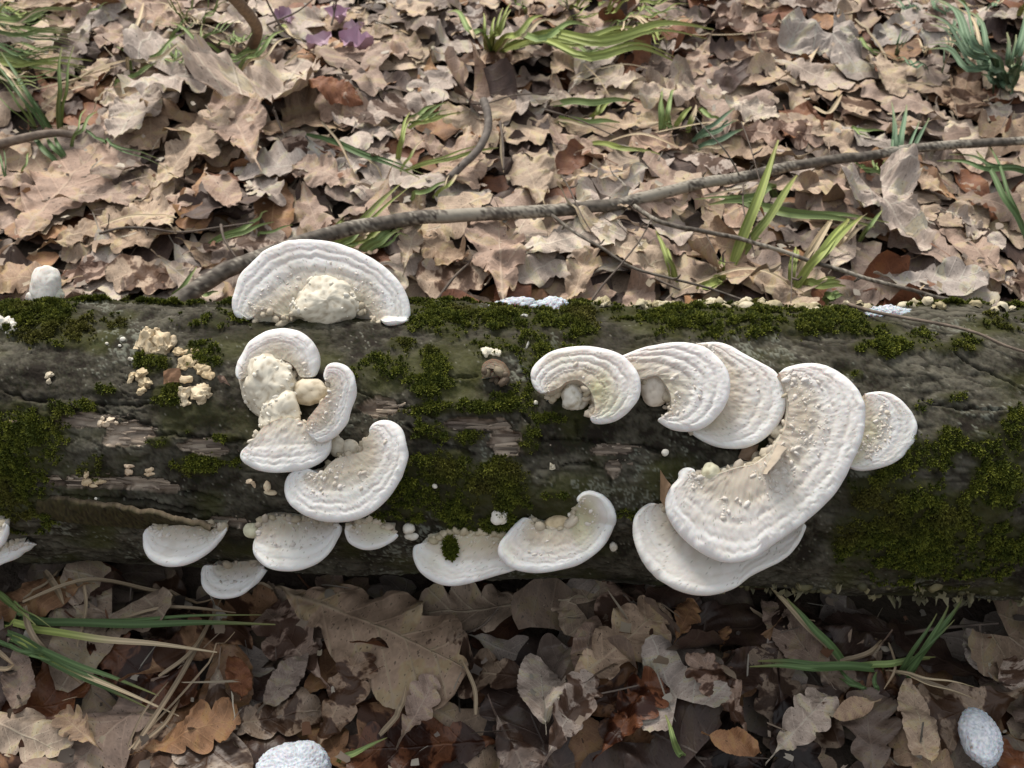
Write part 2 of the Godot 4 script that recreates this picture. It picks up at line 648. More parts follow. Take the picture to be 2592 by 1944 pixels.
			if fine.get_noise_3d(q.x * 1.1 + 300.0, q.y * 1.1, q.z * 1.1) > 0.60: c = c.lerp(Color(0.16, 0.14, 0.09), 0.6)
			cs.append(c)
			lastc = c
			if f > 0.06 and f < 0.6 and endf > 0.9 and low.get_noise_3d(q.x * 1.4, q.y * 1.4 + 40.0, q.z * 1.4) > -0.02: spots.append(p)
			if o.has("moss"):
				var sp: Vector2 = (seen_at(p) - px(reg, o.moss[0], o.moss[1])) * (REG[reg][2] / o.moss[2])
				if sp.x * sp.x * 1.6 + sp.y * sp.y * 0.6 < 1.0: moss_extra.append([p, nrm])
		var mid_p := tops
		for k in NA:
			var a := PI * 0.5 - PI * (k + 1) / NA
			v.append(mid_p + out * rr * cos(a) + nrm * (rr * sin(a) - rr))
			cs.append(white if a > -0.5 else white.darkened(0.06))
		var axis := log_axis(I.x)
		var under := axis + (I - axis).normalized() * (log_radius(I.x) - 0.006)
		if (I - under).dot(nrm) < 0.004: under -= nrm * 0.006
		feet.append([I, under, ci[j]])
		var from := mid_p - nrm * 2.0 * rr
		for k in NU:
			var q2 := float(k + 1) / NU
			v.append(from.lerp(under, q2) - nrm * 0.004 * sin(q2 * PI) * size)
			cs.append(Color(0.66, 0.60, 0.48))
		v.append(I - nrm * 0.0005)
		cs.append(heart)
	var base_at := p0 - log_normal(p0) * lift
	var root := thing(called, label, "bracket fungus", base_at, "white bracket fungi growing on the log")
	for i in v.size(): v[i] -= base_at
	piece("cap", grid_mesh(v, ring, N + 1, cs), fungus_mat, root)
	if warts and spots.size():
		var b := Bag.new()
		for i in warts * 3:
			var p: Vector3 = spots[rng.randi() % spots.size()]
			dome(b, p - base_at - nrm * 0.0002, nrm, lerpf(0.00035, 0.0015, pow(rng.randf(), 4.5)) * o.get("wart_size", 1.0), heart.lerp(white, rng.randf_range(0.15, 0.6)))
		var wm := piece("warts", bag_mesh(b), lump_mat, root)
		wm.set_meta("kind", "stuff")
	var fb := Bag.new()
	var walk := 0.0
	for j in range(1, feet.size() - 1):
		walk += (feet[j][0] as Vector3).distance_to(feet[j - 1][0])
		while walk > 0.0019:
			walk -= 0.0019
			var q: float = pow(rng.randf(), 0.8)
			var fp: Vector3 = (feet[j][1] as Vector3).lerp(feet[j][0], q * 0.95)
			var fr := rng.randf_range(0.0010, 0.0034)
			fp += log_normal(fp) * (0.006 * (1.0 - q)) + Vector3(rng.randf_range(-0.002, 0.002), rng.randf_range(-0.001, 0.001), rng.randf_range(0.0, 0.002))
			dome(fb, fp - base_at, (log_normal(fp) + Vector3(rng.randf_range(-0.5, 0.5), 0, rng.randf_range(-0.2, 0.6))).normalized(), fr, heart.lerp(Color(0.34, 0.29, 0.19), rng.randf() * 0.8))
	if fb.v.size(): piece("base_crust", bag_mesh(fb), lump_mat, root).set_meta("kind", "stuff")
	for l: Array in o.get("knobs", []):
		var wl := lump_mesh(px(reg, l[0], l[1]), l[2] / REG[reg][2], l[3] / REG[reg][2], l[4] if l.size() > 4 else 0.2, l[5] if l.size() > 5 else heart, l[6] if l.size() > 6 else 0.4, base_at, l[7] if l.size() > 7 else 40)
		piece("knob", wl, lump_mat, root)
	return root

func dome(b: Bag, p: Vector3, n: Vector3, r: float, c: Color) -> void:
	var s := n.cross(Vector3(0.3, 0.2, 0.9)).normalized()
	var u := s.cross(n)
	var v := PackedVector3Array()
	var cs := PackedColorArray()
	for i in 5:
		var a := lerpf(-0.5, PI * 0.5, i / 4.0)
		for k in 8:
			var e := TAU * k / 8.0
			v.append(p + n * r * sin(a) * 0.85 + (s * cos(e) * (1.0 + 0.5 * sin(r * 90000.0)) + u * sin(e)) * r * cos(a) * (1.0 if i < 4 else 0.05) * (1.0 + 0.25 * sin(e * 2.0 + r * 50000.0)))
			cs.append(c)
	b.grid(v, 8, 5, cs, true)

# a rounded swelling on the log: half sizes in photograph pixels, out = how far it stands out (share of its size)
func lump_mesh(p: Vector2, rx: float, ry: float, out: float, c: Color, rough: float, rel: Vector3, res := 40, hit := Vector3.INF) -> ArrayMesh:
	var at := log_hit(p) if hit == Vector3.INF else hit
	var n := log_normal(at)
	var z := (at - CAM).dot(ax_f)
	var a := rx * z / FPX
	var b := ry * z / FPX
	var e := minf(a, b)
	var d := (CAM - at).normalized()
	var centre := at + n * e * out
	var v := PackedVector3Array()
	var cs := PackedColorArray()
	var rows := int(res * 0.6)
	for i in rows + 1:
		var th := PI * i / rows
		for k in res:
			var ph := TAU * k / res
			var q := Vector3(sin(th) * cos(ph), sin(th) * sin(ph), cos(th))
			var pos := ax_r * q.x * a + ax_u * q.y * b + d * q.z * e * 0.8
			var w := (centre + pos) * 1000.0
			var big := low.get_noise_3dv(w * 1.2)
			var small := mid.get_noise_3dv(w * 1.9)
			pos *= 1.0 + rough * (0.36 * big + 0.085 * small + 0.05 * fine.get_noise_3dv(w * 0.5))
			if res >= 39: pos *= 1.0 + rough * 0.32 * mid.get_noise_3dv(w * 0.62)
			if rough <= 0.55 and res < 39: pos *= 1.0 + 0.45 * mid.get_noise_3dv(w * 0.9) + 0.1 * fine.get_noise_3dv(w * 0.7)
			if rough > 0.55 and res < 39:                    # crumpled little ones
				var w2 := w * 1.15
				pos += (ax_r * mid.get_noise_3dv(w2) + ax_u * mid.get_noise_3dv(w2 + Vector3(50, 0, 0)) + d * mid.get_noise_3dv(w2 + Vector3(0, 50, 0))) * e * 0.75 * rough
				pos *= 1.0 + rough * (0.35 * mid.get_noise_3dv(w * 2.6) + 0.30 * fine.get_noise_3dv(w * 1.2))
			v.append(centre + pos - rel)
			var cc := c.lerp(Color(minf(c.r * 1.35, 0.80), minf(c.g * 1.38, 0.77), minf(c.b * 1.42, 0.70)), clampf(0.5 + 0.6 * small + 0.3 * big, 0, 1))
			cc = cc.lerp(Color(c.r * 0.6, c.g * 0.52, c.b * 0.42), 0.55 * minf(1.0, rough * 1.7) * smoothstep(0.12, 0.5, -small))
			cs.append(cc)
	if res >= 44 and rough >= 0.5:
		var b2 := Bag.new()
		b2.grid(v, res, rows + 1, cs, true)
		for i in 70:
			var k := rng.randi_range(res * 6, v.size() - 1 - res * 6)
			dome(b2, v[k], (v[k] + rel - centre).normalized(), lerpf(0.0005, 0.0019, pow(rng.randf(), 2.0)), cs[k].lerp(Color(0.76, 0.73, 0.66), rng.randf_range(0.2, 0.8)))
		return bag_mesh(b2)
	return grid_mesh(v, res, rows + 1, cs, PackedVector2Array(), true)

func small_fungus(called: String, label: String, category: String, reg: int, lumps: Array, c := Color(0.62, 0.53, 0.38), rough := 0.9, group := "") -> Node3D:
	var base_at := log_hit(px(reg, lumps[0][0], lumps[0][1]))
	if lumps.size() == 1:
		var l: Array = lumps[0]
		var m := piece(called, lump_mesh(px(reg, l[0], l[1]), l[2] / REG[reg][2], l[3] / REG[reg][2], l[4] if l.size() > 4 else 0.35, c, rough, base_at, 26), lump_mat)
		m.position = base_at
		tag(m, label, category, group)
		return m
	var root := thing(called, label, category, base_at, group)
	for l: Array in lumps:
		piece("lobe", lump_mesh(px(reg, l[0], l[1]), l[2] / REG[reg][2], l[3] / REG[reg][2], (l[4] if l.size() > 4 else 0.4) * 0.6, c, rough, base_at, 38), lump_mat, root)
	return root

# ------------------------------------------------------------------ moss and bare wood on the log
var moss_extra := []
var moss_map := PackedFloat32Array()
const MW := 440
const MH := 170
const MX0 := -0.44
const MX1 := 0.44
const TH0 := -0.75
const TH1 := 2.55
# x, y, half width, half height, density; in the whole photograph as first viewed
const MOSS := [80, 690, 95, 48, 1.0, 25, 655, 50, 25, 0.9, 135, 722, 70, 26, 0.8, 250, 700, 60, 14, 0.45, 480, 695, 80, 16, 0.6, 440, 770, 45, 22, 0.8, 330, 785, 42, 20, 0.9, 365, 855, 34, 20, 1.0, 230, 845, 26, 12, 0.6, 600, 740, 20, 12, 0.3, 960, 690, 92, 36, 1.0, 1080, 688, 66, 22, 1.0, 1180, 690, 40, 20, 0.9, 1240, 700, 50, 46, 1.0, 1190, 745, 66, 26, 0.75, 1330, 680, 60, 20, 0.6, 1490, 690, 100, 36, 1.0, 1640, 700, 80, 42, 1.0, 1560, 665, 60, 24, 0.9, 1770, 697, 84, 26, 1.0, 1870, 712, 50, 16, 0.9, 1910, 752, 62, 18, 0.9, 2000, 745, 50, 22, 0.7, 2080, 742, 46, 18, 0.7, 2150, 700, 70, 22, 0.6, 1170, 790, 46, 60, 0.9, 1140, 850, 34, 40, 0.7, 1300, 905, 30, 16, 0.5, 820, 798, 62, 24, 0.7, 945, 790, 42, 32, 0.85, 930, 835, 50, 24, 1.0, 1000, 812, 26, 14, 0.4, 1072, 748, 56, 24, 0.9, 870, 745, 30, 16, 0.6, 930, 885, 50, 14, 0.9, 1020, 880, 100, 13, 1.0, 1085, 862, 28, 16, 0.8, 935, 935, 46, 20, 1.0, 1012, 946, 36, 15, 1.0, 1142, 945, 26, 26, 1.0, 1180, 905, 36, 10, 0.6, 60, 930, 84, 58, 1.0, 120, 890, 50, 24, 0.8, 40, 1010, 60, 60, 0.9, 60, 1085, 80, 50, 0.75, 200, 1000, 30, 30, 0.4, 190, 880, 20, 14, 0.8, 415, 930, 20, 12, 0.8, 345, 955, 24, 12, 0.8, 480, 945, 40, 9, 0.8, 425, 1000, 46, 20, 0.8, 540, 1000, 40, 30, 0.4, 960, 1008, 90, 34, 0.85, 880, 1065, 50, 50, 0.8, 1050, 1030, 76, 40, 1.0, 1100, 1060, 40, 40, 1.0, 1000, 1105, 60, 46, 0.95, 1068, 1130, 54, 34, 1.0, 1210, 1070, 34, 14, 0.8, 1290, 1085, 24, 12, 0.4, 1360, 1105, 28, 14, 0.7, 1930, 985, 50, 46, 1.0, 2010, 985, 70, 30, 0.8, 2060, 960, 40, 30, 0.8, 2130, 960, 60, 40, 0.8, 1960, 1130, 110, 84, 1.0, 1900, 1080, 60, 46, 0.9, 2060, 1130, 80, 80, 1.0, 2140, 1060, 60, 70, 0.95, 2190, 940, 40, 60, 0.8, 2050, 860, 34, 14, 0.6, 1980, 870, 40, 14, 0.35, 1870, 1160, 66, 56, 0.9, 2000, 1215, 150, 36, 0.8, 2160, 1170, 70, 60, 0.9, 1860, 1060, 30, 24, 0.5, 1850, 810, 16, 10, 0.8, 700, 880, 18, 10, 0.3, 850, 1110, 60, 20, 0.5, 1230, 1010, 70, 50, 0.08]
# bare wood where the bark has come off, in crops 4 and 5: crop, x, y, half width, half height
const BARE := [4, 420, 705, 170, 36, 4, 620, 770, 130, 62, 4, 990, 835, 150, 36, 4, 520, 1000, 330, 34, 4, 760, 1020, 130, 40, 4, 1850, 640, 100, 44, 5, 130, 600, 100, 58, 5, 640, 690, 220, 40, 5, 790, 790, 90, 90, 5, 1330, 830, 120, 40, 5, 1350, 920, 50, 60, 4, 1120, 1200, 100, 24]

func make_moss_map() -> void:
	moss_map.resize(MW * MH)
	for j in MH:
		var th := lerpf(TH0, TH1, float(j) / (MH - 1))
		for i in MW:
			var x := lerpf(MX0, MX1, float(i) / (MW - 1))
			var p := log_at(x, th)
			var s := seen_at(p) * 0.8534
			var m := 0.0
			if th > 2.18: m = 0.5 + low.get_noise_2d(x * 900.0, th * 100.0)
			else:
				for k in range(0, MOSS.size(), 5):
					var dx: float = (s.x - MOSS[k]) / MOSS[k + 2]
					if absf(dx) > 1.5: continue
					var dy: float = (s.y - MOSS[k + 1]) / MOSS[k + 3]
					var d := dx * dx + dy * dy
					if d < 2.2: m = maxf(m, MOSS[k + 4] * (1.15 - d * 0.5))
			moss_map[j * MW + i] = m

func moss_at(x: float, th: float) -> float:
	var u := (x - MX0) / (MX1 - MX0) * (MW - 1)
	var w := (th - TH0) / (TH1 - TH0) * (MH - 1)
	if u < 0 or w < 0 or u >= MW - 1 or w >= MH - 1: return 0.0
	var i := int(u)
	var j := int(w)
	var k := j * MW + i
	return lerpf(lerpf(moss_map[k], moss_map[k + 1], u - i), lerpf(moss_map[k + MW], moss_map[k + MW + 1], u - i), w - j)

var bare_list := []
func bare_at(x: float, th: float) -> float:
	var m := -1.0
	for b: Array in bare_list:
		var dx: float = (x - b[0]) / b[2]
		if absf(dx) > 1.4: continue
		var dy: float = (th - b[1]) / b[3]
		m = maxf(m, 1.0 - (dx * dx + dy * dy))
	return m

# cracks in the bark, measured in crops 4, 5 and 6
const CRACKS := [[4, 150, 1066, 420, 1078, 700, 1092, 1060, 1165], [4, 700, 775, 860, 768, 1010, 790, 1190, 805], [4, 860, 1042, 960, 1060, 1070, 1085], [4, 250, 660, 430, 655, 620, 690, 760, 740], [5, 0, 505, 110, 560, 240, 600, 420, 640], [5, 880, 640, 930, 700, 945, 765, 1130, 770], [5, 960, 772, 1180, 765, 1330, 800, 1480, 800, 1610, 842], [5, 1162, 670, 1170, 765], [5, 430, 445, 530, 450, 640, 440], [5, 270, 690, 340, 760, 480, 800, 620, 845], [6, 1860, 320, 2000, 400, 2100, 440, 2212, 500], [6, 225, 240, 330, 215], [4, 600, 130, 760, 165, 900, 160, 1120, 175], [5, 1080, 900, 1160, 890, 1330, 930, 1340, 1000], [4, 20, 560, 130, 600, 260, 610], [6, 1700, 560, 1850, 590, 2100, 600], [4, 460, 620, 640, 630, 820, 600]]
var crack_list := []
func crack_at(x: float, th: float, n1: float, n2: float) -> float:
	var best := 1.0
	var above := 0.0
	var y := th * 0.09
	for k: Array in crack_list:
		if x < k[0] - 0.006 or x > k[2] + 0.006: continue
		var dx: float = k[2] - k[0]
		var dy: float = k[3] - k[1]
		var t: float = clampf(((x - k[0]) * dx + (y - k[1]) * dy) / (dx * dx + dy * dy), 0.0, 1.0)
		var ex: float = x - k[0] - dx * t
		var ey: float = y - k[1] - dy * t + 0.0022 * n1 + 0.0007 * n2
		var d := sqrt(ex * ex + ey * ey)
		if d < best:
			best = d
			above = ey
	if best < 0.0013: return 1.0 - best / 0.0013
	if best < 0.006 and above < 0.0: return -(1.0 - (best - 0.0013) / 0.0047)      # the lower lip curls up
	return 0.0

func build_log() -> void:
	for k: Array in CRACKS:
		var last := Vector2.INF
		for i in range(1, k.size() - 1, 2):
			var p := log_hit(px(k[0], k[i], k[i + 1]))
			var ca := log_axis(p.x)
			var q := Vector2(p.x, atan2(p.y - ca.y, p.z - ca.z) * 0.09)
			if last != Vector2.INF: crack_list.append([last.x, last.y, q.x, q.y] if last.x < q.x else [q.x, q.y, last.x, last.y])
			last = q
	for k in range(0, BARE.size(), 5):
		var c := log_hit(px(BARE[k], BARE[k + 1], BARE[k + 2]))
		var e := log_hit(px(BARE[k], BARE[k + 1], BARE[k + 2] + BARE[k + 4]))
		var s := log_hit(px(BARE[k], BARE[k + 1] + BARE[k + 3], BARE[k + 2]))
		var a := log_axis(c.x)
		var th := atan2(c.y - a.y, c.z - a.z)
		bare_list.append([c.x, th, absf(s.x - c.x), absf(th - atan2(e.y - a.y, e.z - a.z))])
	var xs := PackedFloat32Array()
	var x := -0.95
	while x < 0.95:
		xs.append(x)
		x += 0.00095 if absf(x) < 0.385 else 0.006
	var ths := PackedFloat32Array()
	var th := -PI + 0.5
	while th < PI + 0.5:
		ths.append(th)
		th += 0.0112 if th > -0.8 and th < 2.45 else 0.06
	var C := ths.size()
	var R := xs.size()
	var v := PackedVector3Array()
	var cs := PackedColorArray()
	v.resize(C * R)
	cs.resize(C * R)
	var is_bare := PackedByteArray()
	is_bare.resize(C * R)
	for i in R:
		var X := xs[i]
		for j in C:
			var T := ths[j]
			var q := Vector3(X, cos(T) * 0.09, sin(T) * 0.09) * 1000.0      # millimetres along, across
			var dense := absf(X) < 0.39 and T > -0.85 and T < 2.5
			var n_low := low.get_noise_3d(q.x * 0.9, q.y * 1.1, q.z * 1.1)
			var n_mid := mid.get_noise_3d(q.x * 0.95, q.y * 1.3, q.z * 1.3)
			var n_fine := fine.get_noise_3d(q.x, q.y, q.z)
			var h := 0.0007 * n_mid + 0.0005 * n_fine
			# shallow cracks that run along the log
			var cr := absf(low.get_noise_3d(q.x * 0.5 + 300.0, q.y * 1.5, q.z * 1.5))
			var crack := 1.0 - smoothstep(0.004, 0.022, cr)
			crack *= smoothstep(0.1, 0.4, n_low + 0.05)
			h -= 0.0012 * crack
			var deep := crack_at(X, T, n_mid, n_fine) if dense else 0.0
			h -= 0.0030 * maxf(deep, 0.0)
			if deep < 0.0: h += 0.0011 * -deep
			var grey := clampf(0.45 + 0.75 * n_low + 0.55 * n_mid + 0.4 * n_fine, 0.0, 1.0)
			var c := Color(0.021, 0.019, 0.013).lerp(Color(0.116, 0.108, 0.084), grey)
			c = c.lerp(Color(0.018, 0.015, 0.012), crack * 0.8)
			c = c.lerp(Color(0.010, 0.008, 0.006), clampf(deep, 0.0, 1.0))
			if dense:                                     # seams between the bark's plates
				var seam := smoothstep(0.80, 0.97, 1.0 - absf(plates.get_noise_3d(q.x * 0.32 + 0.9 * n_mid, q.y * 0.9 + 1.4 * n_mid, q.z * 0.9))) * smoothstep(-0.05, 0.3, n_low + 0.3 * n_mid)
				h -= 0.0009 * seam
				c = c.lerp(Color(0.012, 0.010, 0.007), 0.7 * seam)
			var olive := smoothstep(0.0, 0.5, low.get_noise_3d(q.x * 0.8 + 90.0, q.y, q.z))
			c = c.lerp(Color(0.055, 0.058, 0.018), 0.65 * olive)
			var wet := smoothstep(-0.1, 0.5, low.get_noise_3d(q.x * 0.45 - 200.0, q.y * 0.9, q.z * 0.9))
			c = c.lerp(Color(0.016, 0.013, 0.009), 0.55 * wet)
			if dense:
				# pale lichen flecks
				var li := cell.get_noise_3d(q.x * 0.75, q.y * 0.75, q.z * 0.75)
				var lz := low.get_noise_3d(q.x * 0.9 + 31.0, q.y * 0.9, q.z * 0.9)
				if lz + n_fine * 0.55 > 0.50 and n_mid > 0.02:
					c = c.lerp(Color(0.20, 0.21, 0.17), 0.6)
					h += 0.0003
				elif n_fine > 0.66: c = c.lerp(Color(0.24, 0.23, 0.19), 0.5)
				elif li > 0.72 and n_low > 0.1: c = c.lerp(Color(0.30, 0.29, 0.25), 0.35)
				var m := moss_at(X, T)
				m += 0.55 * low.get_noise_3d(q.x * 2.0, q.y * 2.0, q.z * 2.0)
				var ms := smoothstep(0.25, 0.75, m)
				c = c.lerp(Color(0.035, 0.036, 0.012), 0.85 * ms)
				h += 0.0016 * ms
				var ba := bare_at(X, T)
				if ba > -0.6:
					ba += 0.8 * low.get_noise_3d(q.x * 2.0, q.y * 3.2 + 40.0, q.z * 3.2) + 0.5 * n_mid
					if ba > 0.18:
						var fib := mid.get_noise_3d(q.x * 0.16, q.y * 2.4, q.z * 2.4)
						var fib2 := low.get_noise_3d(q.x * 0.8 + 400.0, q.y * 5.0, q.z * 5.0)
						h = -0.0042 * smoothstep(0.18, 0.27, ba) + 0.0009 * fib + 0.0006 * fib2
						var pale := clampf(0.5 + 0.8 * fib2 + 0.4 * n_mid + 0.3 * fib, 0.0, 1.0)
						c = Color(0.17, 0.12, 0.085).lerp(Color(0.56, 0.47, 0.375), pale)
						c = c.lerp(Color(0.05, 0.035, 0.026), smoothstep(0.08, 0.45, fib) * 0.85)
						is_bare[i * C + j] = 1
					elif ba > 0.02:
						h += 0.0010 * smoothstep(0.02, 0.17, ba)          # the bark's lifted lip
						c = c.lerp(Color(0.06, 0.047, 0.036), 0.5)
			v[i * C + j] = log_at(X, T, h)
			cs[i * C + j] = c
	var bark := PackedInt32Array()
	var wood := []
	for b in bare_list: wood.append(PackedInt32Array())
	for i in R - 1:
		for j in C:
			var a := i * C + j
			var b := i * C + (j + 1) % C
			var d := (i + 1) * C + j
			var e := (i + 1) * C + (j + 1) % C
			if is_bare[a] and is_bare[e]:
				var bk := 0
				var bd := -9.0
				for k in bare_list.size():
					var bb: Array = bare_list[k]
					var dx: float = (xs[i] - bb[0]) / bb[2]
					var dy: float = (ths[j] - bb[1]) / bb[3]
					if -dx * dx - dy * dy > bd:
						bd = -dx * dx - dy * dy
						bk = k
				wood[bk].append_array(PackedInt32Array([a, d, b, b, d, e]))
			else: bark.append_array([a, d, b, b, d, e])
	var root := thing("fallen_log", "dark grey fallen tree trunk patched with green moss and white fungi", "log")
	var nmap := noise_map(0.02, 4, 6.0)
	var bmat := vmat(0.78, nmap, 30.0, 1.0)
	bmat.metallic_specular = 0.22
	piece("bark", compact(v, bark, cs), bmat, root)
	var wmat := vmat(0.75, nmap, 22.0, 0.5)
	for wd: PackedInt32Array in wood:
		if wd.size() > 30: piece("bare_wood", compact(v, wd, cs), wmat, root)
	var sb := Bag.new()
	for bb: Array in bare_list:
		for i in int(4 + bb[2] * 260.0):
			var X: float = bb[0] + bb[2] * rng.randf_range(-1.0, 0.7)
			var T: float = bb[1] + bb[3] * rng.randf_range(-0.8, 0.9)
			var lng := rng.randf_range(0.006, 0.026)
			var w := rng.randf_range(0.0005, 0.0014)
			var slope := rng.randf_range(-0.03, 0.03)
			var sv := PackedVector3Array()
			var sc := PackedColorArray()
			var tone := Color(0.09, 0.065, 0.048).lerp(Color(0.48, 0.39, 0.30), rng.randf())
			for q in 6:
				var u := q / 5.0
				var up := -0.0026 + 0.003 * u * u * rng.randf_range(0.0, 1.0)
				var hw := w * (1.0 - 0.75 * absf(u - 0.4))
				sv.append(log_at(X + lng * u, T + slope * u + hw / 0.09, up))
				sv.append(log_at(X + lng * u, T + slope * u, up + w * 0.8))
				sv.append(log_at(X + lng * u, T + slope * u - hw / 0.09, up))
				for z in 3: sc.append(tone)
			sb.grid(sv, 3, 6, sc)
	piece("splinters", bag_mesh(sb), wmat, root).set_meta("kind", "stuff")
	# sawn-off ends
	for e in 2:
		var X: float = xs[0] if e == 0 else xs[R - 1]
		var cv := PackedVector3Array([log_axis(X)])
		var cc := PackedColorArray([Color(0.3, 0.23, 0.15)])
		var ci := PackedInt32Array()
		for j in C:
			cv.append(v[(0 if e == 0 else R - 1) * C + j])
			cc.append(Color(0.26, 0.2, 0.13))
			var n1 := 1 + j
			var n2 := 1 + (j + 1) % C
			if e == 0: ci.append_array([0, n1, n2])
			else: ci.append_array([0, n2, n1])
		piece("end_grain", index_mesh(cv, ci, cc), vmat(0.8), root)
	# the loose tongue of bark that stands off the lower left side
	var top_px := path2(pxs(4, [190, 1080, 300, 1078, 420, 1090, 560, 1100, 700, 1112, 840, 1128, 960, 1150, 1050, 1172]), 90)
	var bot_px := path2(pxs(4, [180, 1170, 300, 1190, 420, 1205, 560, 1215, 700, 1225, 840, 1228, 960, 1226, 1062, 1214]), 90)
	var fv := PackedVector3Array()
	var fc := PackedColorArray()
	for i in 90:
		var t := i / 89.0
		var P := log_hit(top_px[i])
		var Q := log_hit(bot_px[i])
		var open := lerpf(0.0015, 0.011, smoothstep(0.0, 1.0, t)) + 0.002 * low.get_noise_1d(i * 5.0 + 80.0)
		P.y += 0.0022 * low.get_noise_1d(i * 3.0) + 0.0020 * maxf(0.0, mid.get_noise_1d(i * 3.1)) * mid.get_noise_1d(i * 0.9 + 40.0)
		var nP := log_normal(P)
		var nQ := log_normal(Q)
		for k in 9:                                  # outside from below up to the edge, over it, and down inside
			var s := k / 8.0
			var pp := Q.lerp(P, s)
			var nn := nQ.lerp(nP, s).normalized()
			var rag := 0.0006 * mid.get_noise_2d(i * 3.0, k * 6.0)
			fv.append(pp + nn * (0.0012 + open * s * s + rag + 0.006 * s * (1 - s)))
			fc.append(Color(0.022, 0.018, 0.011).lerp(Color(0.07, 0.06, 0.03), 0.5 + 0.8 * mid.get_noise_2d(i * 5.0, k * 9.0)))
		for k in 4:
			var s := 1.0 - k / 5.0
			var pp := Q.lerp(P, s)
			var nn := nQ.lerp(nP, s).normalized()
			fv.append(pp + nn * (open * s * s - 0.0032 + 0.004 * s * (1 - s)) + Vector3(0, 0.0009 if k == 0 else 0.0, 0))
			fc.append(Color(0.10, 0.075, 0.05).lerp(Color(0.30, 0.24, 0.17), 0.5 + 0.5 * mid.get_noise_2d(i * 2.5, k * 8.0)))
	piece("bark_flap", grid_mesh(fv, 13, 90, fc), bmat, root)

func compact(v: PackedVector3Array, idx: PackedInt32Array, cs: PackedColorArray) -> ArrayMesh:
	var map := PackedInt32Array()
	map.resize(v.size())
	map.fill(-1)
	var nv := PackedVector3Array()
	var nc := PackedColorArray()
	var ni := PackedInt32Array()
	ni.resize(idx.size())
	for i in idx.size():
		var k := idx[i]
		if map[k] < 0:
			map[k] = nv.size()
			nv.append(v[k])
			nc.append(cs[k])
		ni[i] = map[k]
	return index_mesh(nv, ni, nc)

func build_moss() -> void:
	# one shoot: a little rosette of pointed leaves
	var b := Bag.new()
	for k in 8:
		var a := TAU * k / 8.0 + (0.3 if k % 2 else 0.0)
		var lean := 0.75 if k % 2 else 0.32
		var d := Vector3(cos(a), 0, sin(a))
		var s := Vector3(-sin(a), 0, cos(a)) * 0.17
		var tip := d * lean + Vector3(0, 1.15 - 0.5 * lean, 0)
		var m := tip * 0.5 + Vector3(0, 0.16, 0)
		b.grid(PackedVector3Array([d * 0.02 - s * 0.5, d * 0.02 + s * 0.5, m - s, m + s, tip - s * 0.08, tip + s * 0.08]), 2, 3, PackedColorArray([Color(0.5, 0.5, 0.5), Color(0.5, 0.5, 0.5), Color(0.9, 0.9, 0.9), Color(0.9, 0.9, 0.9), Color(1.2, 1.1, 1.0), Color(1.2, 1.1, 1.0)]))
	var mm := MultiMesh.new()
	mm.transform_format = MultiMesh.TRANSFORM_3D
	mm.use_colors = true
	mm.mesh = bag_mesh(b)
	var tr: Array[Transform3D] = []
	var cols: Array[Color] = []
	for i in 210000:
		var x := rng.randf_range(MX0 + 0.01, MX1 - 0.01)
		var th := rng.randf_range(TH0 + 0.02, TH1 - 0.06)
		var m := moss_at(x, th)
		if m < 0.05: continue
		var q := Vector3(x, cos(th) * 0.09, sin(th) * 0.09) * 1000.0
		var nz := low.get_noise_3d(q.x * 2.0, q.y * 2.0, q.z * 2.0)
		var d := m + 0.55 * nz + 0.62 * mid.get_noise_3d(q.x * 0.65, q.y * 0.65, q.z * 0.65) + 0.25 * mid.get_noise_3d(q.x * 1.7, q.y * 1.7, q.z * 1.7)
		if d < rng.randf_range(0.44, 1.18): continue
		var f := clampf((d - 0.3) * 1.3, 0.25, 1.25)
		var p := log_at(x, th, 0.0006 + 0.002 * maxf(0.0, d - 0.45))
		var up := (log_normal(p) + Vector3(rng.randf_range(-0.45, 0.45), rng.randf_range(-0.2, 0.5), rng.randf_range(-0.45, 0.45))).normalized()
		var side := up.cross(Vector3(rng.randf_range(-1, 1), rng.randf_range(-1, 1), rng.randf_range(-1, 1))).normalized()
		var s := rng.randf_range(0.0015, 0.0030) * (0.55 + 0.5 * f) * (1.0 + 0.6 * mid.get_noise_3d(q.x * 0.9 + 20.0, q.y * 0.9, q.z * 0.9))
		tr.append(Transform3D(Basis(side, up, side.cross(up)) * s, p))
		var g := rng.randf()
		var c := Color(0.042, 0.056, 0.009).lerp(Color(0.19, 0.205, 0.030), g * g)
		c = c.lerp(Color(0.105, 0.08, 0.026), 0.5 * smoothstep(0.16, 0.6, low.get_noise_3d(q.x * 0.8, q.y * 0.8, q.z * 0.8 + 77.0)))
		cols.append(c)
	for e: Array in moss_extra:
		var up: Vector3 = (e[1] + Vector3(rng.randf_range(-0.5, 0.5), rng.randf_range(-0.3, 0.5), rng.randf_range(-0.5, 0.5))).normalized()
		var side := up.cross(Vector3(rng.randf_range(-1, 1), 0.3, rng.randf_range(-1, 1))).normalized()
		tr.append(Transform3D(Basis(side, up, side.cross(up)) * rng.randf_range(0.0022, 0.0036), e[0]))
		cols.append(Color(0.046, 0.062, 0.008).lerp(Color(0.16, 0.17, 0.02), rng.randf() * rng.randf()))
	mm.instance_count = tr.size()
	for i in tr.size():
		mm.set_instance_transform(i, tr[i])
		mm.set_instance_color(i, cols[i])
	var o := MultiMeshInstance3D.new()
	o.name = numbered("moss")
	o.multimesh = mm
	var mat := vmat(0.7)
	mat.metallic_specular = 0.25
	mat.backlight = Color(0.3, 0.3, 0.2)
	o.material_override = mat
	add_child(o)
	tag(o, "short dark green moss growing in cushions over the log", "moss", "", "stuff")

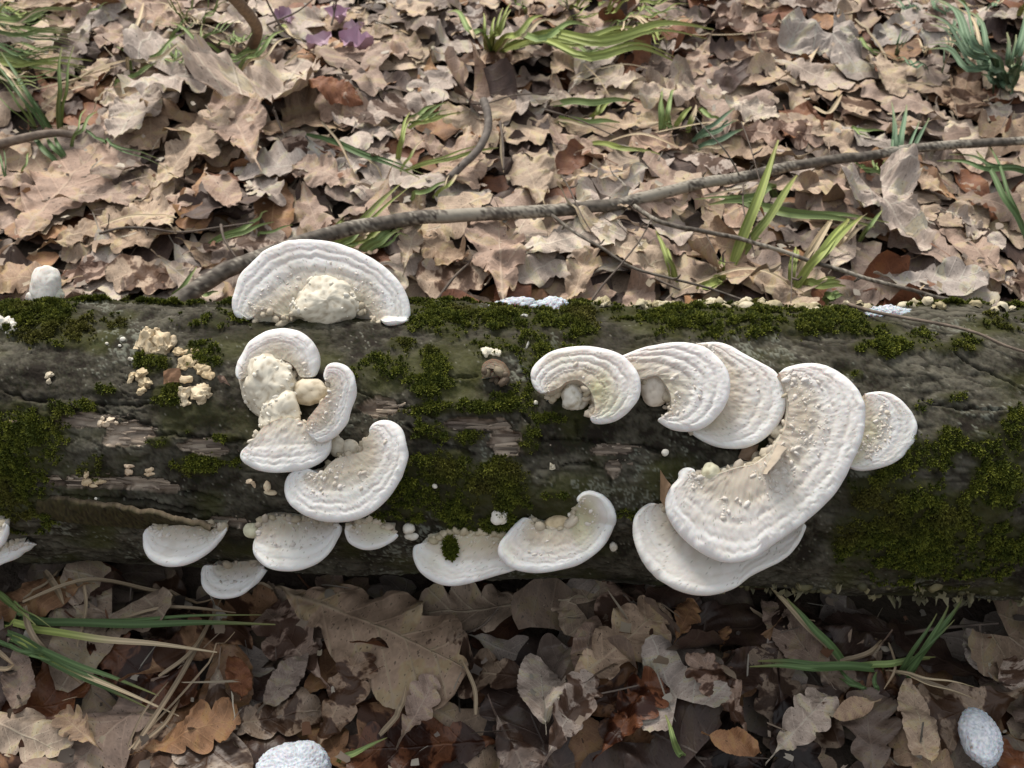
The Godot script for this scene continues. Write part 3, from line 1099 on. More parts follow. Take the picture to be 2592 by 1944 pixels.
# ------------------------------------------------------------------ grass, twigs
const GREEN := Color(0.19, 0.26, 0.085)
const DEEP := Color(0.085, 0.145, 0.048)
const LIME := Color(0.27, 0.32, 0.085)
const BLUE := Color(0.13, 0.21, 0.12)
const STRAW := Color(0.50, 0.40, 0.26)
var blade_mat: StandardMaterial3D
var bark_mat: StandardMaterial3D

# blades: [root x, root y, tip x, tip y, arch in metres, height of the tip, width in mm, colour letter]
func tuft(label: String, reg: int, blades: Array, called := "grass_tuft", cat := "grass tuft", group := "tufts of green sedge in the leaf litter") -> void:
	var b0: Array = blades[0]
	var at := on_level(px(reg, b0[0], b0[1]), 0.015)
	var root := thing(called, label, cat, at, group)
	var more := []
	for b: Array in blades:
		more.append(b)
		for rep in (2 if blades.size() >= 6 and reg <= 3 else 1):
			if rng.randf() > 0.72: continue
			var e := b.duplicate()
			e[0] += rng.randf_range(-18, 18)
			e[2] += rng.randf_range(-80, 80)
			e[3] += rng.randf_range(-50, 50)
			e[6] *= rng.randf_range(0.45, 0.9)
			if rng.randf() < 0.15: e[7] = "s"
			more.append(e)
	for b: Array in more:
		var P := on_level(px(reg, b[0], b[1]), 0.012)
		P.y = minf(h_at(P.x, P.z), 0.03) - 0.004
		var tip_h: float = b[5]
		var Q := on_level(px(reg, b[2], b[3]), tip_h)
		Q.y = maxf(Q.y, h_at(Q.x, Q.z) + 0.002)
		var M := (P + Q) * 0.5
		var hm := maxf(M.y + b[4], h_at(M.x, M.z) + 0.003)
		var Mp := on_level(seen_at(Vector3(M.x, M.y, M.z)), hm)
		var pts := path3([P, P.lerp(Mp, 0.5) + Vector3(0, 0.25 * absf(b[4]), 0), Mp, Mp.lerp(Q, 0.5) + Vector3(0, 0.22 * absf(b[4]), 0), Q], 22)
		for i in pts.size():
			var side := 0.0015 * sin(i * 0.25 + P.x * 90.0) * i / 21.0
			pts[i] += Vector3(side, 0, 0)
			if i > 2: pts[i].y = maxf(pts[i].y, h_at(pts[i].x, pts[i].z) + 0.0015)
		var c: Color = {"g": GREEN, "d": DEEP, "l": LIME, "b": BLUE, "s": STRAW, "y": LIME}[b[7]]
		var k := rng.randf_range(0.85, 1.2)
		c = Color(c.r * k, c.g * k, c.b * k)
		var tipc: Color = STRAW if b[7] == "y" else c.lerp(Color(0.30, 0.25, 0.09), 0.55)
		var bag := Bag.new()
		ribbon(bag, pts, b[6] * (0.00092 if P.distance_to(Q) > 0.06 else 0.00068), c, tipc, 0.55 if b[7] == "y" else 0.92, 0.4, 0.6, (Vector3.UP * 0.35 + (CAM - P).normalized()).normalized())
		piece("blade", bag_mesh(bag, at), blade_mat, root)

func straw(reg: int, a: Array, w := 1.6, lift := 0.004, c := STRAW, label := "") -> void:
	var pts := []
	for i in range(0, a.size() - 1, 2):
		var p := on_level(px(reg, a[i], a[i + 1]), 0.02)
		p.y = h_at(p.x, p.z) + lift * (1.0 if i > 0 and i < a.size() - 2 else 0.3)
		pts.append(p)
	if pts.size() == 2: pts.insert(1, (pts[0] + pts[1]) * 0.5 + Vector3(0.004, 0.003, 0.003))
	var sp := path3(pts, 20)
	for i in sp.size(): sp[i].y = maxf(sp[i].y, h_at(sp[i].x, sp[i].z) + 0.001)
	var bag := Bag.new()
	var k := rng.randf_range(0.7, 1.15)
	ribbon(bag, sp, w * 0.001 * 1.3, Color(c.r * k, c.g * k, c.b * k), Color(c.r * k, c.g * k * 0.95, c.b * k * 0.9), 0.8, 0.5, 0.4)
	var at: Vector3 = sp[0]
	var o := piece("dry_grass_stem", bag_mesh(bag, at), blade_mat)
	o.position = at
	tag(o, label, "straw", "dry grass stems in the litter")
	if label == "": auto_list.append([o, "thin dry straw coloured grass stem", sp[10]])

# twig: points are x, y, height above the floor in metres
func twig(called: String, label: String, cat: String, reg: int, parts: Array, c0: Color, c1: Color, patch := 0.0, group := "") -> void:
	var root: Node3D = null
	var at := Vector3.ZERO
	var single := parts.size() == 1
	for q: Array in parts:
		var a: Array = q[1]
		var pts := []
		for i in range(0, a.size() - 2, 3):
			pts.append(on_level(px(reg, a[i], a[i + 1]), a[i + 2]))
		if at == Vector3.ZERO:
			at = pts[0]
			if not single: root = thing(called, label, cat, at, group)
		var len := 0.0
		for i in pts.size() - 1: len += (pts[i] as Vector3).distance_to(pts[i + 1])
		var sp := path3(pts, int(clampf(len / (0.002 if q[2] > 2.0 else 0.004), 10, 560)))
		for i in sp.size():
			var amp: float = minf(q[2] * 0.0005, 0.0012)
			sp[i] += Vector3(0, low.get_noise_1d(i * 1.7 + at.x * 900.0), low.get_noise_1d(i * 1.7 + 333.0)) * amp
		var bag := Bag.new()
		tube(bag, sp, q[2] * 0.001, q[3] * 0.001, c0, c1, patch, 18 if q[2] > 2.5 else 7)
		if q.size() > 4:                                     # short stubs where side shoots broke off
			for s in q[4]:
				var k := int(rng.randf_range(0.1, 0.9) * (sp.size() - 1))
				var dir := Vector3(rng.randf_range(-0.8, 0.8), rng.randf_range(-0.5, 1.0), rng.randf_range(-0.8, 0.8)).normalized()
				tube(bag, PackedVector3Array([sp[k], sp[k] + dir * 0.007, sp[k] + dir * 0.007 + Vector3(0.002, 0.004, 0.0)]), 0.0012, 0.0006, c0, c1, 0.0, 6)
		var o := piece(called if single else q[0], bag_mesh(bag, at), bark_mat, self if single else root)
		if single:
			o.position = at
			tag(o, label, cat, group)

# ------------------------------------------------------------------ labels from what lies near
func finish_labels() -> void:
	var marks := [["the bent brown stem", px(1, 1310, 280)], ["the short curved grey twig", px(2, 840, 760)], ["the tall top fungus", px(1, 1640, 1300)], ["the white knob on the log", px(1, 235, 1480)], ["the cut twig at the left edge", px(1, 180, 710)], ["the magenta petals", px(1, 1750, 190)], ["the arching sedge tuft at the top", px(2, 1000, 250)], ["the blue green corner sedge", px(3, 1950, 300)], ["the long branch's thin end", px(3, 1850, 770)], ["the fork of the long branch", px(2, 1640, 1080)], ["the sedge under the fork", px(3, 720, 1150)], ["the two snow crusts", px(2, 1100, 1590)], ["the oval snow lump", px(8, 2030, 790)], ["the snow at the bottom edge", px(7, 1260, 880)], ["the lowest white bracket", px(4, 1140, 1480)], ["the biggest oak leaf", px(7, 1600, 400)], ["the crossed sedge blades", px(8, 1500, 500)], ["the lobed buff leaf", px(8, 520, 480)], ["the blades at lower left", px(7, 200, 360)], ["the crumpled cream leaf", px(1, 1480, 480)], ["the widest double bracket", px(6, 700, 1500)]]
	var groups := {}
	for a: Array in auto_list:
		var s := seen_at(a[2])
		var best := 1e9
		var mark := ""
		var dir := ""
		for m: Array in marks:
			var d: Vector2 = s - m[1]
			if d.length() < best:
				best = d.length()
				mark = m[0]
				dir = ("left of" if d.x < 0 else "right of") if absf(d.x) > absf(d.y) * 1.1 else ("behind" if d.y < 0 else "in front of")
		var key: String = "%s|%s %s" % [a[1], dir, mark]
		if not groups.has(key): groups[key] = []
		groups[key].append([best, a[0]])
	var words := ["nearest", "second", "third", "fourth", "fifth", "sixth", "seventh", "eighth", "ninth", "tenth", "eleventh", "twelfth", "thirteenth", "fourteenth"]
	for key: String in groups:
		var g: Array = groups[key]
		var p := key.split("|")
		g.sort_custom(func(a, b): return a[0] < b[0])
		for i in g.size():
			var l := "%s, %s %s" % [p[0], p[1].split(" the ", true, 1)[0], "the " + p[1].split(" the ", true, 1)[1]]
			if l.split(" ").size() > 14: l = l.replace(" curled up", " curled").replace(" arched over", " arched")
			if l.split(" ").size() > 15: l = l.replace(" log's far edge", " far edge").replace(" and short", "")
			if g.size() > 1: l = "%s %s" % [words[mini(i, 13)], l]
			g[i][1].set_meta("label", l)

# ------------------------------------------------------------------ the scene
func _ready() -> void:
	rng.seed = 20240311
	var cam := Camera3D.new()
	cam.name = "camera"
	cam.position = CAM
	cam.rotation_degrees = Vector3(-PITCH, 0, 0)
	cam.fov = 42.0
	cam.near = 0.02
	cam.far = 120.0
	var lens := CameraAttributesPhysical.new()
	lens.frustum_focal_length = 6.3
	lens.exposure_aperture = 2.8
	lens.frustum_focus_distance = 0.62
	cam.attributes = lens
	add_child(cam)
	cam.fov = 42.0
	cam.current = true
	var env := Environment.new()
	env.background_mode = Environment.BG_SKY
	var sky := Sky.new()
	var sm := ProceduralSkyMaterial.new()
	sm.sky_top_color = Color(0.58, 0.59, 0.605)
	sm.sky_horizon_color = Color(0.25, 0.25, 0.25)
	sm.sky_curve = 0.35
	sm.ground_bottom_color = Color(0.20, 0.17, 0.14)
	sm.ground_horizon_color = Color(0.3, 0.28, 0.26)
	sm.sun_angle_max = 0.0
	sky.sky_material = sm
	env.sky = sky
	env.tonemap_mode = Environment.TONE_MAPPER_LINEAR
	env.tonemap_exposure = 2.65
	env.sdfgi_enabled = true
	env.ssao_enabled = true
	env.ssil_enabled = true
	var we := WorldEnvironment.new()
	we.name = "world"
	we.environment = env
	add_child(we)
	var sun := DirectionalLight3D.new()
	sun.name = "sun"
	sun.light_energy = 0.5
	sun.light_color = Color(1.0, 0.97, 0.93)
	sun.light_angular_distance = 22.0
	sun.shadow_enabled = true
	add_child(sun)
	sun.look_at_from_position(Vector3(-0.4, 1.1, -1.0), Vector3.ZERO)

	ax_r = Vector3.RIGHT
	var pr := deg_to_rad(PITCH)
	ax_f = Vector3(0, -sin(pr), -cos(pr))
	ax_u = Vector3(0, cos(pr), -sin(pr))
	for a: Array in [[low, 0.02, 2, 5], [mid, 0.11, 2, 9], [fine, 0.45, 2, 13]]:
		a[0].noise_type = FastNoiseLite.TYPE_SIMPLEX_SMOOTH
		a[0].frequency = a[1]
		a[0].fractal_octaves = a[2]
		a[0].seed = a[3]
	cell.noise_type = FastNoiseLite.TYPE_CELLULAR
	cell.cellular_return_type = FastNoiseLite.RETURN_DISTANCE
	cell.frequency = 0.33
	cell.fractal_type = FastNoiseLite.FRACTAL_NONE
	cell.seed = 4

	plates.noise_type = FastNoiseLite.TYPE_CELLULAR
	plates.cellular_return_type = FastNoiseLite.RETURN_DISTANCE2_DIV
	plates.frequency = 0.16
	plates.fractal_type = FastNoiseLite.FRACTAL_NONE
	plates.seed = 6
	build_ground()
	make_moss_map()
	build_log()
	build_litter()
	build_crumbs()
	build_fungi()
	build_moss()
	build_grass()
	build_twigs()
	build_small_things()
	finish_labels()

func build_ground() -> void:
	var v := PackedVector3Array()
	var cs := PackedColorArray()
	hmap.resize(HW * HH)
	for j in HH:
		for i in HW:
			var x := HX0 + i * HC
			var z := HZ0 + j * HC
			hmap[j * HW + i] = 0.010 * low.get_noise_2d(x * 330.0, z * 330.0) + 0.002 * mid.get_noise_2d(x * 400.0, z * 400.0)
	var n := 161
	for j in n:
		for i in n:
			var u := (float(i) / (n - 1) - 0.5) * 2.0
			var w := (float(j) / (n - 1) - 0.5) * 2.0
			var x := u * (1.0 + 29.0 * pow(absf(u), 5.0))
			var z := w * (1.2 + 29.0 * pow(absf(w), 5.0)) - 0.3
			var y := 0.010 * low.get_noise_2d(x * 330.0, z * 330.0) - 0.003
			v.append(Vector3(x, y, z))
			cs.append(Color(0.045, 0.032, 0.023).lerp(Color(0.16, 0.115, 0.08), clampf(0.4 + mid.get_noise_2d(x * 260.0, z * 260.0), 0, 1) * (1.0 if absf(x) > 1.0 or absf(z) > 1.2 else 0.2)))
	var o := piece("ground", grid_mesh(v, n, n, cs), vmat(0.9, noise_map(0.03, 4, 8.0), 8.0, 1.0))
	o.set_meta("kind", "structure")

func build_crumbs() -> void:
	var b := Bag.new()
	for i in 1500:
		var x := rng.randf_range(-0.75, 0.75)
		var z := rng.randf_range(-0.85, 0.27)
		if not clear_of_log(Vector2(x, z), 0.0): continue
		var p := Vector3(x, h_at(x, z) + 0.0012, z)
		var t: Array = TONES[[0, 1, 2, 4, 4, 6, 6, 8, 5, 3][rng.randi() % 10]]
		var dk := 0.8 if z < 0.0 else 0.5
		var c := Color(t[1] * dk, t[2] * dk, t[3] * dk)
		var r := rng.randf_range(0.001, 0.0045)
		var lng := rng.randf_range(0.5, 1.0) if rng.randf() < 0.6 else rng.randf_range(2.0, 4.0)
		var bs := Basis.from_euler(Vector3(rng.randf_range(-0.5, 0.5), rng.randf() * TAU, rng.randf_range(-0.5, 0.5)))
		var w := r if lng < 1.5 else r * 0.16
		var v := PackedVector3Array()
		var cs := PackedColorArray()
		for j in 3:
			for k in 3:
				v.append(p + bs * Vector3((k - 1) * w * rng.randf_range(0.6, 1.3), r * 0.3 * rng.randf() + 0.0006, (j - 1) * r * lng * rng.randf_range(0.7, 1.2)))
				cs.append(c)
		b.grid(v, 3, 3, cs)
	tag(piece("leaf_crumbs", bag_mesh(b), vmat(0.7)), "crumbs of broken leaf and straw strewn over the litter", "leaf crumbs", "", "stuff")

func in_view(p: Vector2, m: float) -> bool:
	return p.x > -m and p.y > -m and p.x < 2592.0 + m and p.y < 1944.0 + m

func clear_of_log(at: Vector2, r: float) -> bool:
	var a := log_axis(at.x)
	return absf(at.y - a.z) > log_radius(at.x) * 0.55 + r

func build_litter() -> void:
	make_leaf_textures()
	stuff_mat = StandardMaterial3D.new()
	stuff_mat.vertex_color_use_as_albedo = true
	stuff_mat.albedo_texture = leaf_tex[0][0]
	stuff_mat.normal_enabled = true
	stuff_mat.normal_texture = leaf_tex[0][1]
	stuff_mat.normal_scale = 0.8
	stuff_mat.roughness = 0.66
	# the leaves underneath, joined
	var v := PackedVector3Array()
	var idx := PackedInt32Array()
	var cs := PackedColorArray()
	var uvs := PackedVector2Array()
	for i in 2500:
		var at := Vector2(rng.randf_range(-0.82, 0.82), rng.randf_range(-1.0, 0.30))
		if not clear_of_log(at, 0.012): continue
		var kind: int = [0, 0, 0, 0, 2, 3][rng.randi() % 6]
		var flat := leaf_flat(kind, 24, 3, rng)
		var size := rng.randf_range(0.055, 0.105) * (0.62 if kind == 2 else 1.0)
		var pts := lay_leaf(flat, at, rng.randf() * TAU, size, some_curl(rng, 1.2))
		var t: Array = TONES[[0, 1, 4, 4, 8, 6, 6, 3, 7, 5][rng.randi() % 10]]
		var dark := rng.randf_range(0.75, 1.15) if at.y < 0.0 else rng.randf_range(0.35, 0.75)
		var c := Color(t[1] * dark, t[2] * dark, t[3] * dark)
		var o := v.size()
		v.append_array(pts)
		uvs.append_array(leaf_uv(flat))
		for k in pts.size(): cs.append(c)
		var C: int = flat.cols
		for r in int(flat.rows) - 1:
			for q in C - 1:
				var a := o + r * C + q
				idx.append_array([a, a + 1, a + C, a + 1, a + C + 1, a + C])
	var st := piece("leaf_litter", index_mesh(v, idx, cs, uvs), stuff_mat)
	tag(st, "layer of old brown leaves beneath the topmost ones", "leaf litter", "", "stuff")
	# leaves farther out than the picture reaches
	var far_flat := leaf_flat(0, 18, 3, rng)
	var fp: PackedVector3Array = far_flat.pts
	for i in fp.size(): fp[i] = Vector3(fp[i].x, 0.12 * (fp[i].z - 0.5) * (fp[i].z - 0.5) + 0.5 * fp[i].x * fp[i].x, fp[i].z - 0.5)
	var mm := MultiMesh.new()
	mm.transform_format = MultiMesh.TRANSFORM_3D
	mm.use_colors = true
	mm.mesh = grid_mesh(fp, far_flat.cols, far_flat.rows, PackedColorArray(), leaf_uv(far_flat))
	var tr: Array[Transform3D] = []
	var cols: Array[Color] = []
	while tr.size() < 9000:
		var x := rng.randf_range(-2.6, 2.6)
		var z := rng.randf_range(-3.6, 1.6)
		if absf(x) < 0.80 and z > -0.98 and z < 0.28: continue
		if absf(x) < 0.97 and absf(z) < 0.07: continue
		var t: Array = TONES[[0, 1, 2, 3, 4, 8, 8, 7][rng.randi() % 8]]
		var y := 0.010 * low.get_noise_2d(x * 330.0, z * 330.0) + rng.randf_range(0.002, 0.03)
		tr.append(Transform3D(Basis.from_euler(Vector3(rng.randf_range(-0.35, 0.35), rng.randf() * TAU, rng.randf_range(-0.35, 0.35))) * Basis.from_scale(Vector3.ONE * rng.randf_range(0.06, 0.11)), Vector3(x, y, z)))
		cols.append(Color(t[1], t[2], t[3]))
	mm.instance_count = tr.size()
	for i in tr.size():
		mm.set_instance_transform(i, tr[i])
		mm.set_instance_color(i, cols[i])
	var far := MultiMeshInstance3D.new()
	far.name = numbered("outer_leaf_litter")
	far.multimesh = mm
	far.material_override = stuff_mat
	add_child(far)
	tag(far, "dry brown leaves spread over the floor farther out", "leaf litter", "", "stuff")
	# single leaves on top; those drawn by name come last
	var spots: Array[Vector2] = []
	var tries := 0
	while spots.size() < 258 and tries < 9000:
		tries += 1
		var s := Vector2(rng.randf_range(-40, 2632), rng.randf_range(-30, 1990))
		var w := on_level(s, 0.02)
		var at := Vector2(w.x, w.z)
		var behind := at.y < 0.0
		if not clear_of_log(at, 0.018 if behind else 0.03): continue
		var h := log_hit(s)
		if log_sd(h) < 0.003: continue
		var need := 0.030 if behind else 0.026
		var okay := true
		for q in spots:
			if q.distance_to(at) < need:
				okay = false
				break
		if okay: spots.append(at)
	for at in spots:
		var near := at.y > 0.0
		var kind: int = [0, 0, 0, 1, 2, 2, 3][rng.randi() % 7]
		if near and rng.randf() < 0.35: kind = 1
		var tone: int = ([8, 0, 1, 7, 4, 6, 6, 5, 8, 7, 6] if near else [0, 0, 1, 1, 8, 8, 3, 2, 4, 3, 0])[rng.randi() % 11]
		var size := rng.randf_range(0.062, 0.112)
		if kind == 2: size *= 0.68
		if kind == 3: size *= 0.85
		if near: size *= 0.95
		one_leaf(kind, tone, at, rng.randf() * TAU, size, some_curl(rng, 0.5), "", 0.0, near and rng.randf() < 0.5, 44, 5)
	named_leaves()

# [crop, base x, base y, tip x, tip y, kind, tone, curl, label]
func named_leaves() -> void:
	var list := [
		[7, 1240, 175, 2000, 520, 0, 8, {"roll": -6.0, "wave": 0.004, "arch": -3.0}, "big dull tan oak leaf lying below the log's middle", 1.06, 0.008],
		[7, 1380, 840, 1560, 470, 1, 8, {"wave": 0.005}, "stained oak leaf with tan margins tucked under the big dull tan one", 1.05, 0.0],
		[7, 640, 870, 1050, 740, 0, 7, {"wave": 0.006, "roll": 6.0}, "light orange brown oak leaf left of the snow at the bottom edge", 1.0, 0.0],
		[8, 240, 680, 640, 330, 0, 1, {"wave": 0.005, "roll": -7.0}, "pale buff lobed oak leaf below the log's middle", 1.0, 0.004],
		[8, 720, 760, 600, 520, 3, 3, {"wave": 0.003, "fold": 0.15}, "pale thin maple leaf lying over the lobed buff oak leaf", 1.15, 0.004],
		[8, 150, 810, 120, 450, 2, 3, {"wave": 0.003}, "narrow toothed leaf with dark veins standing upright in the picture", 0.9, 0.002],
		[8, 980, 820, 790, 540, 1, 0, {"wave": 0.006, "roll": 9.0}, "glossy two toned oak leaf right of the pale maple leaf", 1.1, 0.003],
		[8, 1760, 930, 1720, 580, 2, 1, {"wave": 0.005, "roll": 5.0}, "broad round buff leaf beside the oval snow lump", 1.15, 0.003],
		[8, 1130, 880, 1380, 600, 0, 2, {"wave": 0.004, "roll": -5.0}, "cream small lobed oak leaf left of the broad round buff leaf", 1.0, 0.002],
		[8, 1330, 520, 1120, 240, 2, 4, {"wave": 0.003}, "grey brown leaf with two dark spots under the sedge blades", 1.2, 0.0],
		[8, 690, 470, 780, 260, 0, 7, {"roll": -26.0, "wave": 0.004}, "orange brown arched leaf right of the lobed buff oak leaf", 1.0, 0.002],
		[8, 880, 480, 900, 370, 0, 7, {"roll": -20.0, "wave": 0.004}, "small orange brown leaf between the lobed leaf and the sedge", 1.0, 0.002],
		[8, 2030, 560, 1940, 340, 2, 3, {"wave": 0.004, "roll": 14.0}, "pale curled strip of leaf behind the oval snow lump", 0.9, 0.003],
		[8, 2200, 700, 2090, 480, 1, 2, {"wave": 0.006, "roll": -12.0}, "pale two toned leaf right of the oval snow lump", 1.0, 0.003],
		[8, 400, 880, 620, 640, 1, 5, {"wave": 0.006}, "dark red brown rotting leaf below the pale maple leaf", 1.1, 0.0],
		[8, 170, 890, 330, 640, 1, 3, {"wave": 0.006, "roll": -8.0}, "mottled grey and brown oak leaf right of the narrow toothed leaf", 1.1, 0.0],
		[8, 1550, 670, 1380, 720, 2, 8, {"roll": 60.0, "wave": 0.002}, "small rolled tan leaf left of the broad round buff leaf", 1.0, 0.004],
		[8, 830, 860, 1060, 900, 2, 7, {"roll": 50.0, "wave": 0.002}, "rolled orange brown leaf at the bottom edge", 1.0, 0.004],
		[7, -60, 740, 260, 860, 0, 1, {"roll": -16.0, "wave": 0.006}, "buff lobed oak leaf in the lower left corner", 1.2, 0.004],
		[7, 440, 860, 270, 700, 0, 8, {"roll": -22.0, "wave": 0.007}, "tan arched oak leaf right of the corner leaf", 1.0, 0.003],
		[7, 100, 720, 150, 440, 2, 4, {"roll": 20.0, "wave": 0.004}, "grey brown leaf standing under the blades at lower left", 1.0, 0.003],
		[7, 1740, 820, 1880, 580, 0, 0, {"wave": 0.005, "roll": -6.0}, "pinkish oak leaf poking out below the big dull tan leaf", 1.05, 0.002],
		[7, 1060, 660, 1030, 450, 2, 5, {"roll": -14.0, "wave": 0.004}, "rust brown leaf left of the big dull tan oak leaf", 1.0, 0.002],
		[7, 1150, 680, 1320, 430, 2, 4, {"wave": 0.004}, "dull grey brown oval leaf at the big oak leaf's left side", 1.0, 0.001],
		[1, 120, 1190, 480, 800, 0, 0, {"wave": 0.004, "roll": -4.0}, "large pinkish tan oak leaf left of the white knob's far side", 1.25, 0.002],
		[1, 330, 1060, 760, 960, 0, 0, {"wave": 0.004}, "pinkish tan oak leaf with a clear pale midrib near the left", 1.1, 0.002],
		[1, 240, 1260, 700, 1110, 0, 8, {"wave": 0.006, "roll": -8.0}, "tan deep lobed oak leaf behind the white knob", 1.1, 0.004],
		[1, 900, 1250, 700, 1050, 2, 1, {"wave": 0.004, "fold": 0.2}, "buff toothed leaf with straight veins left of centre", 1.1, 0.003],
		[1, 640, 740, 800, 520, 2, 3, {"wave": 0.005, "roll": 7.0}, "smooth pale grey leaf above the cut twig at left", 1.25, 0.004],
		[1, 1380, 640, 1560, 390, 3, 2, {"wave": 0.007, "fold": 0.45, "roll": 10.0}, "crumpled cream maple leaf folded upright behind the log", 1.25, 0.010],
		[1, 1660, 520, 1890, 560, 2, 5, {"wave": 0.004, "roll": -16.0}, "rust brown leaf right of the crumpled cream leaf", 1.2, 0.006],
		[1, 830, 960, 1150, 680, 0, 1, {"wave": 0.006, "roll": -9.0}, "buff oak leaf below the crumpled grey leaves", 1.15, 0.006],
		[1, 1350, 900, 1190, 590, 0, 0, {"wave": 0.006, "roll": -10.0, "fold": 0.2}, "pinkish oak leaf slanting below the bent brown stem", 1.1, 0.006],
		[1, 830, 500, 1290, 440, 3, 3, {"wave": 0.007, "fold": 0.25}, "pale grey crumpled maple leaf left of the crumpled cream leaf", 1.2, 0.005],
		[1, 1900, 1040, 1570, 930, 0, 0, {"wave": 0.006, "roll": 6.0}, "pinkish oak leaf with many lobes behind the long branch", 1.1, 0.006],
		[1, 520, 960, 740, 830, 2, 4, {"roll": 30.0, "wave": 0.003}, "grey brown curled leaf right of the cut twig", 1.2, 0.006],
		[2, 980, 1580, 960, 1230, 0, 0, {"wave": 0.006, "roll": -7.0}, "large pinkish oak leaf just behind the log's middle", 1.25, 0.006],
		[2, 1340, 1590, 1420, 1400, 0, 1, {"wave": 0.006, "roll": 8.0}, "buff oak leaf behind the two snow crusts", 1.15, 0.004],
		[2, 470, 1250, 740, 1420, 0, 8, {"wave": 0.006, "roll": -20.0}, "tan oak leaf arched over right of the tall fungus", 1.1, 0.006],
		[2, 470, 1460, 530, 1250, 0, 1, {"roll": 30.0, "wave": 0.006}, "curled buff leaf touching the tall fungus on its right", 1.0, 0.006],
		[2, 800, 720, 760, 980, 0, 0, {"wave": 0.006, "roll": -6.0}, "pinkish tan oak leaf under the short curved grey twig", 1.2, 0.003],
		[2, 1180, 1060, 1080, 820, 0, 1, {"wave": 0.006, "roll": -9.0}, "buff oak leaf right of the short curved grey twig", 1.2, 0.003],
		[2, 1240, 540, 1500, 490, 2, 2, {"wave": 0.006, "roll": -6.0}, "cream toothed leaf below the arching sedge tuft", 1.25, 0.006],
		[2, 1340, 1000, 1620, 950, 0, 1, {"wave": 0.005, "roll": -8.0}, "buff oak leaf behind the fork of the long branch", 1.1, 0.003],
		[2, 1530, 1180, 1940, 1110, 0, 0, {"wave": 0.004, "roll": -12.0}, "smooth pinkish leaf in front of the fork of the branch", 1.1, 0.003],
		[3, 1250, 1110, 1500, 1300, 3, 3, {"wave": 0.008, "fold": 0.35, "roll": 8.0}, "pale grey crumpled leaf at the right of the sedge", 1.2, 0.008],
		[3, 80, 590, 340, 540, 2, 2, {"wave": 0.007, "roll": -8.0}, "cream toothed leaf over the small upright blades", 1.3, 0.010],
		[3, 490, 590, 760, 660, 0, 2, {"wave": 0.006, "roll": -9.0}, "cream oak leaf right of the small upright blades", 1.1, 0.006],
		[3, 1010, 230, 1230, 400, 3, 3, {"wave": 0.011, "roll": -16.0}, "pale grey woolly looking heap of leaf at upper right", 1.3, 0.008],
		[3, 1270, 340, 1440, 520, 2, 1, {"wave": 0.004, "roll": 20.0}, "buff curled leaf right of the pale heap of leaf", 1.2, 0.006],
		[3, 1650, 1180, 1850, 1240, 0, 2, {"wave": 0.007, "roll": -20.0}, "cream arched leaf at the right above the thin twig", 1.2, 0.006],
	]
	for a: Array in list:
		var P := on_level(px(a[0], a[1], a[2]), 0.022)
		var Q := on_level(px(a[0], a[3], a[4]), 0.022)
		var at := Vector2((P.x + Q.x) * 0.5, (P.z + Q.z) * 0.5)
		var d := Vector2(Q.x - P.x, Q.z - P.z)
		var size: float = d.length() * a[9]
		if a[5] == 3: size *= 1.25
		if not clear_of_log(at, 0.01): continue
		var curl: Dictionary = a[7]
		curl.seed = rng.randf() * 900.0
		one_leaf(a[5], a[6], at, atan2(d.x, d.y), size, curl, a[8], a[10], a[0] >= 7 and a[5] == 1, 64, 7)

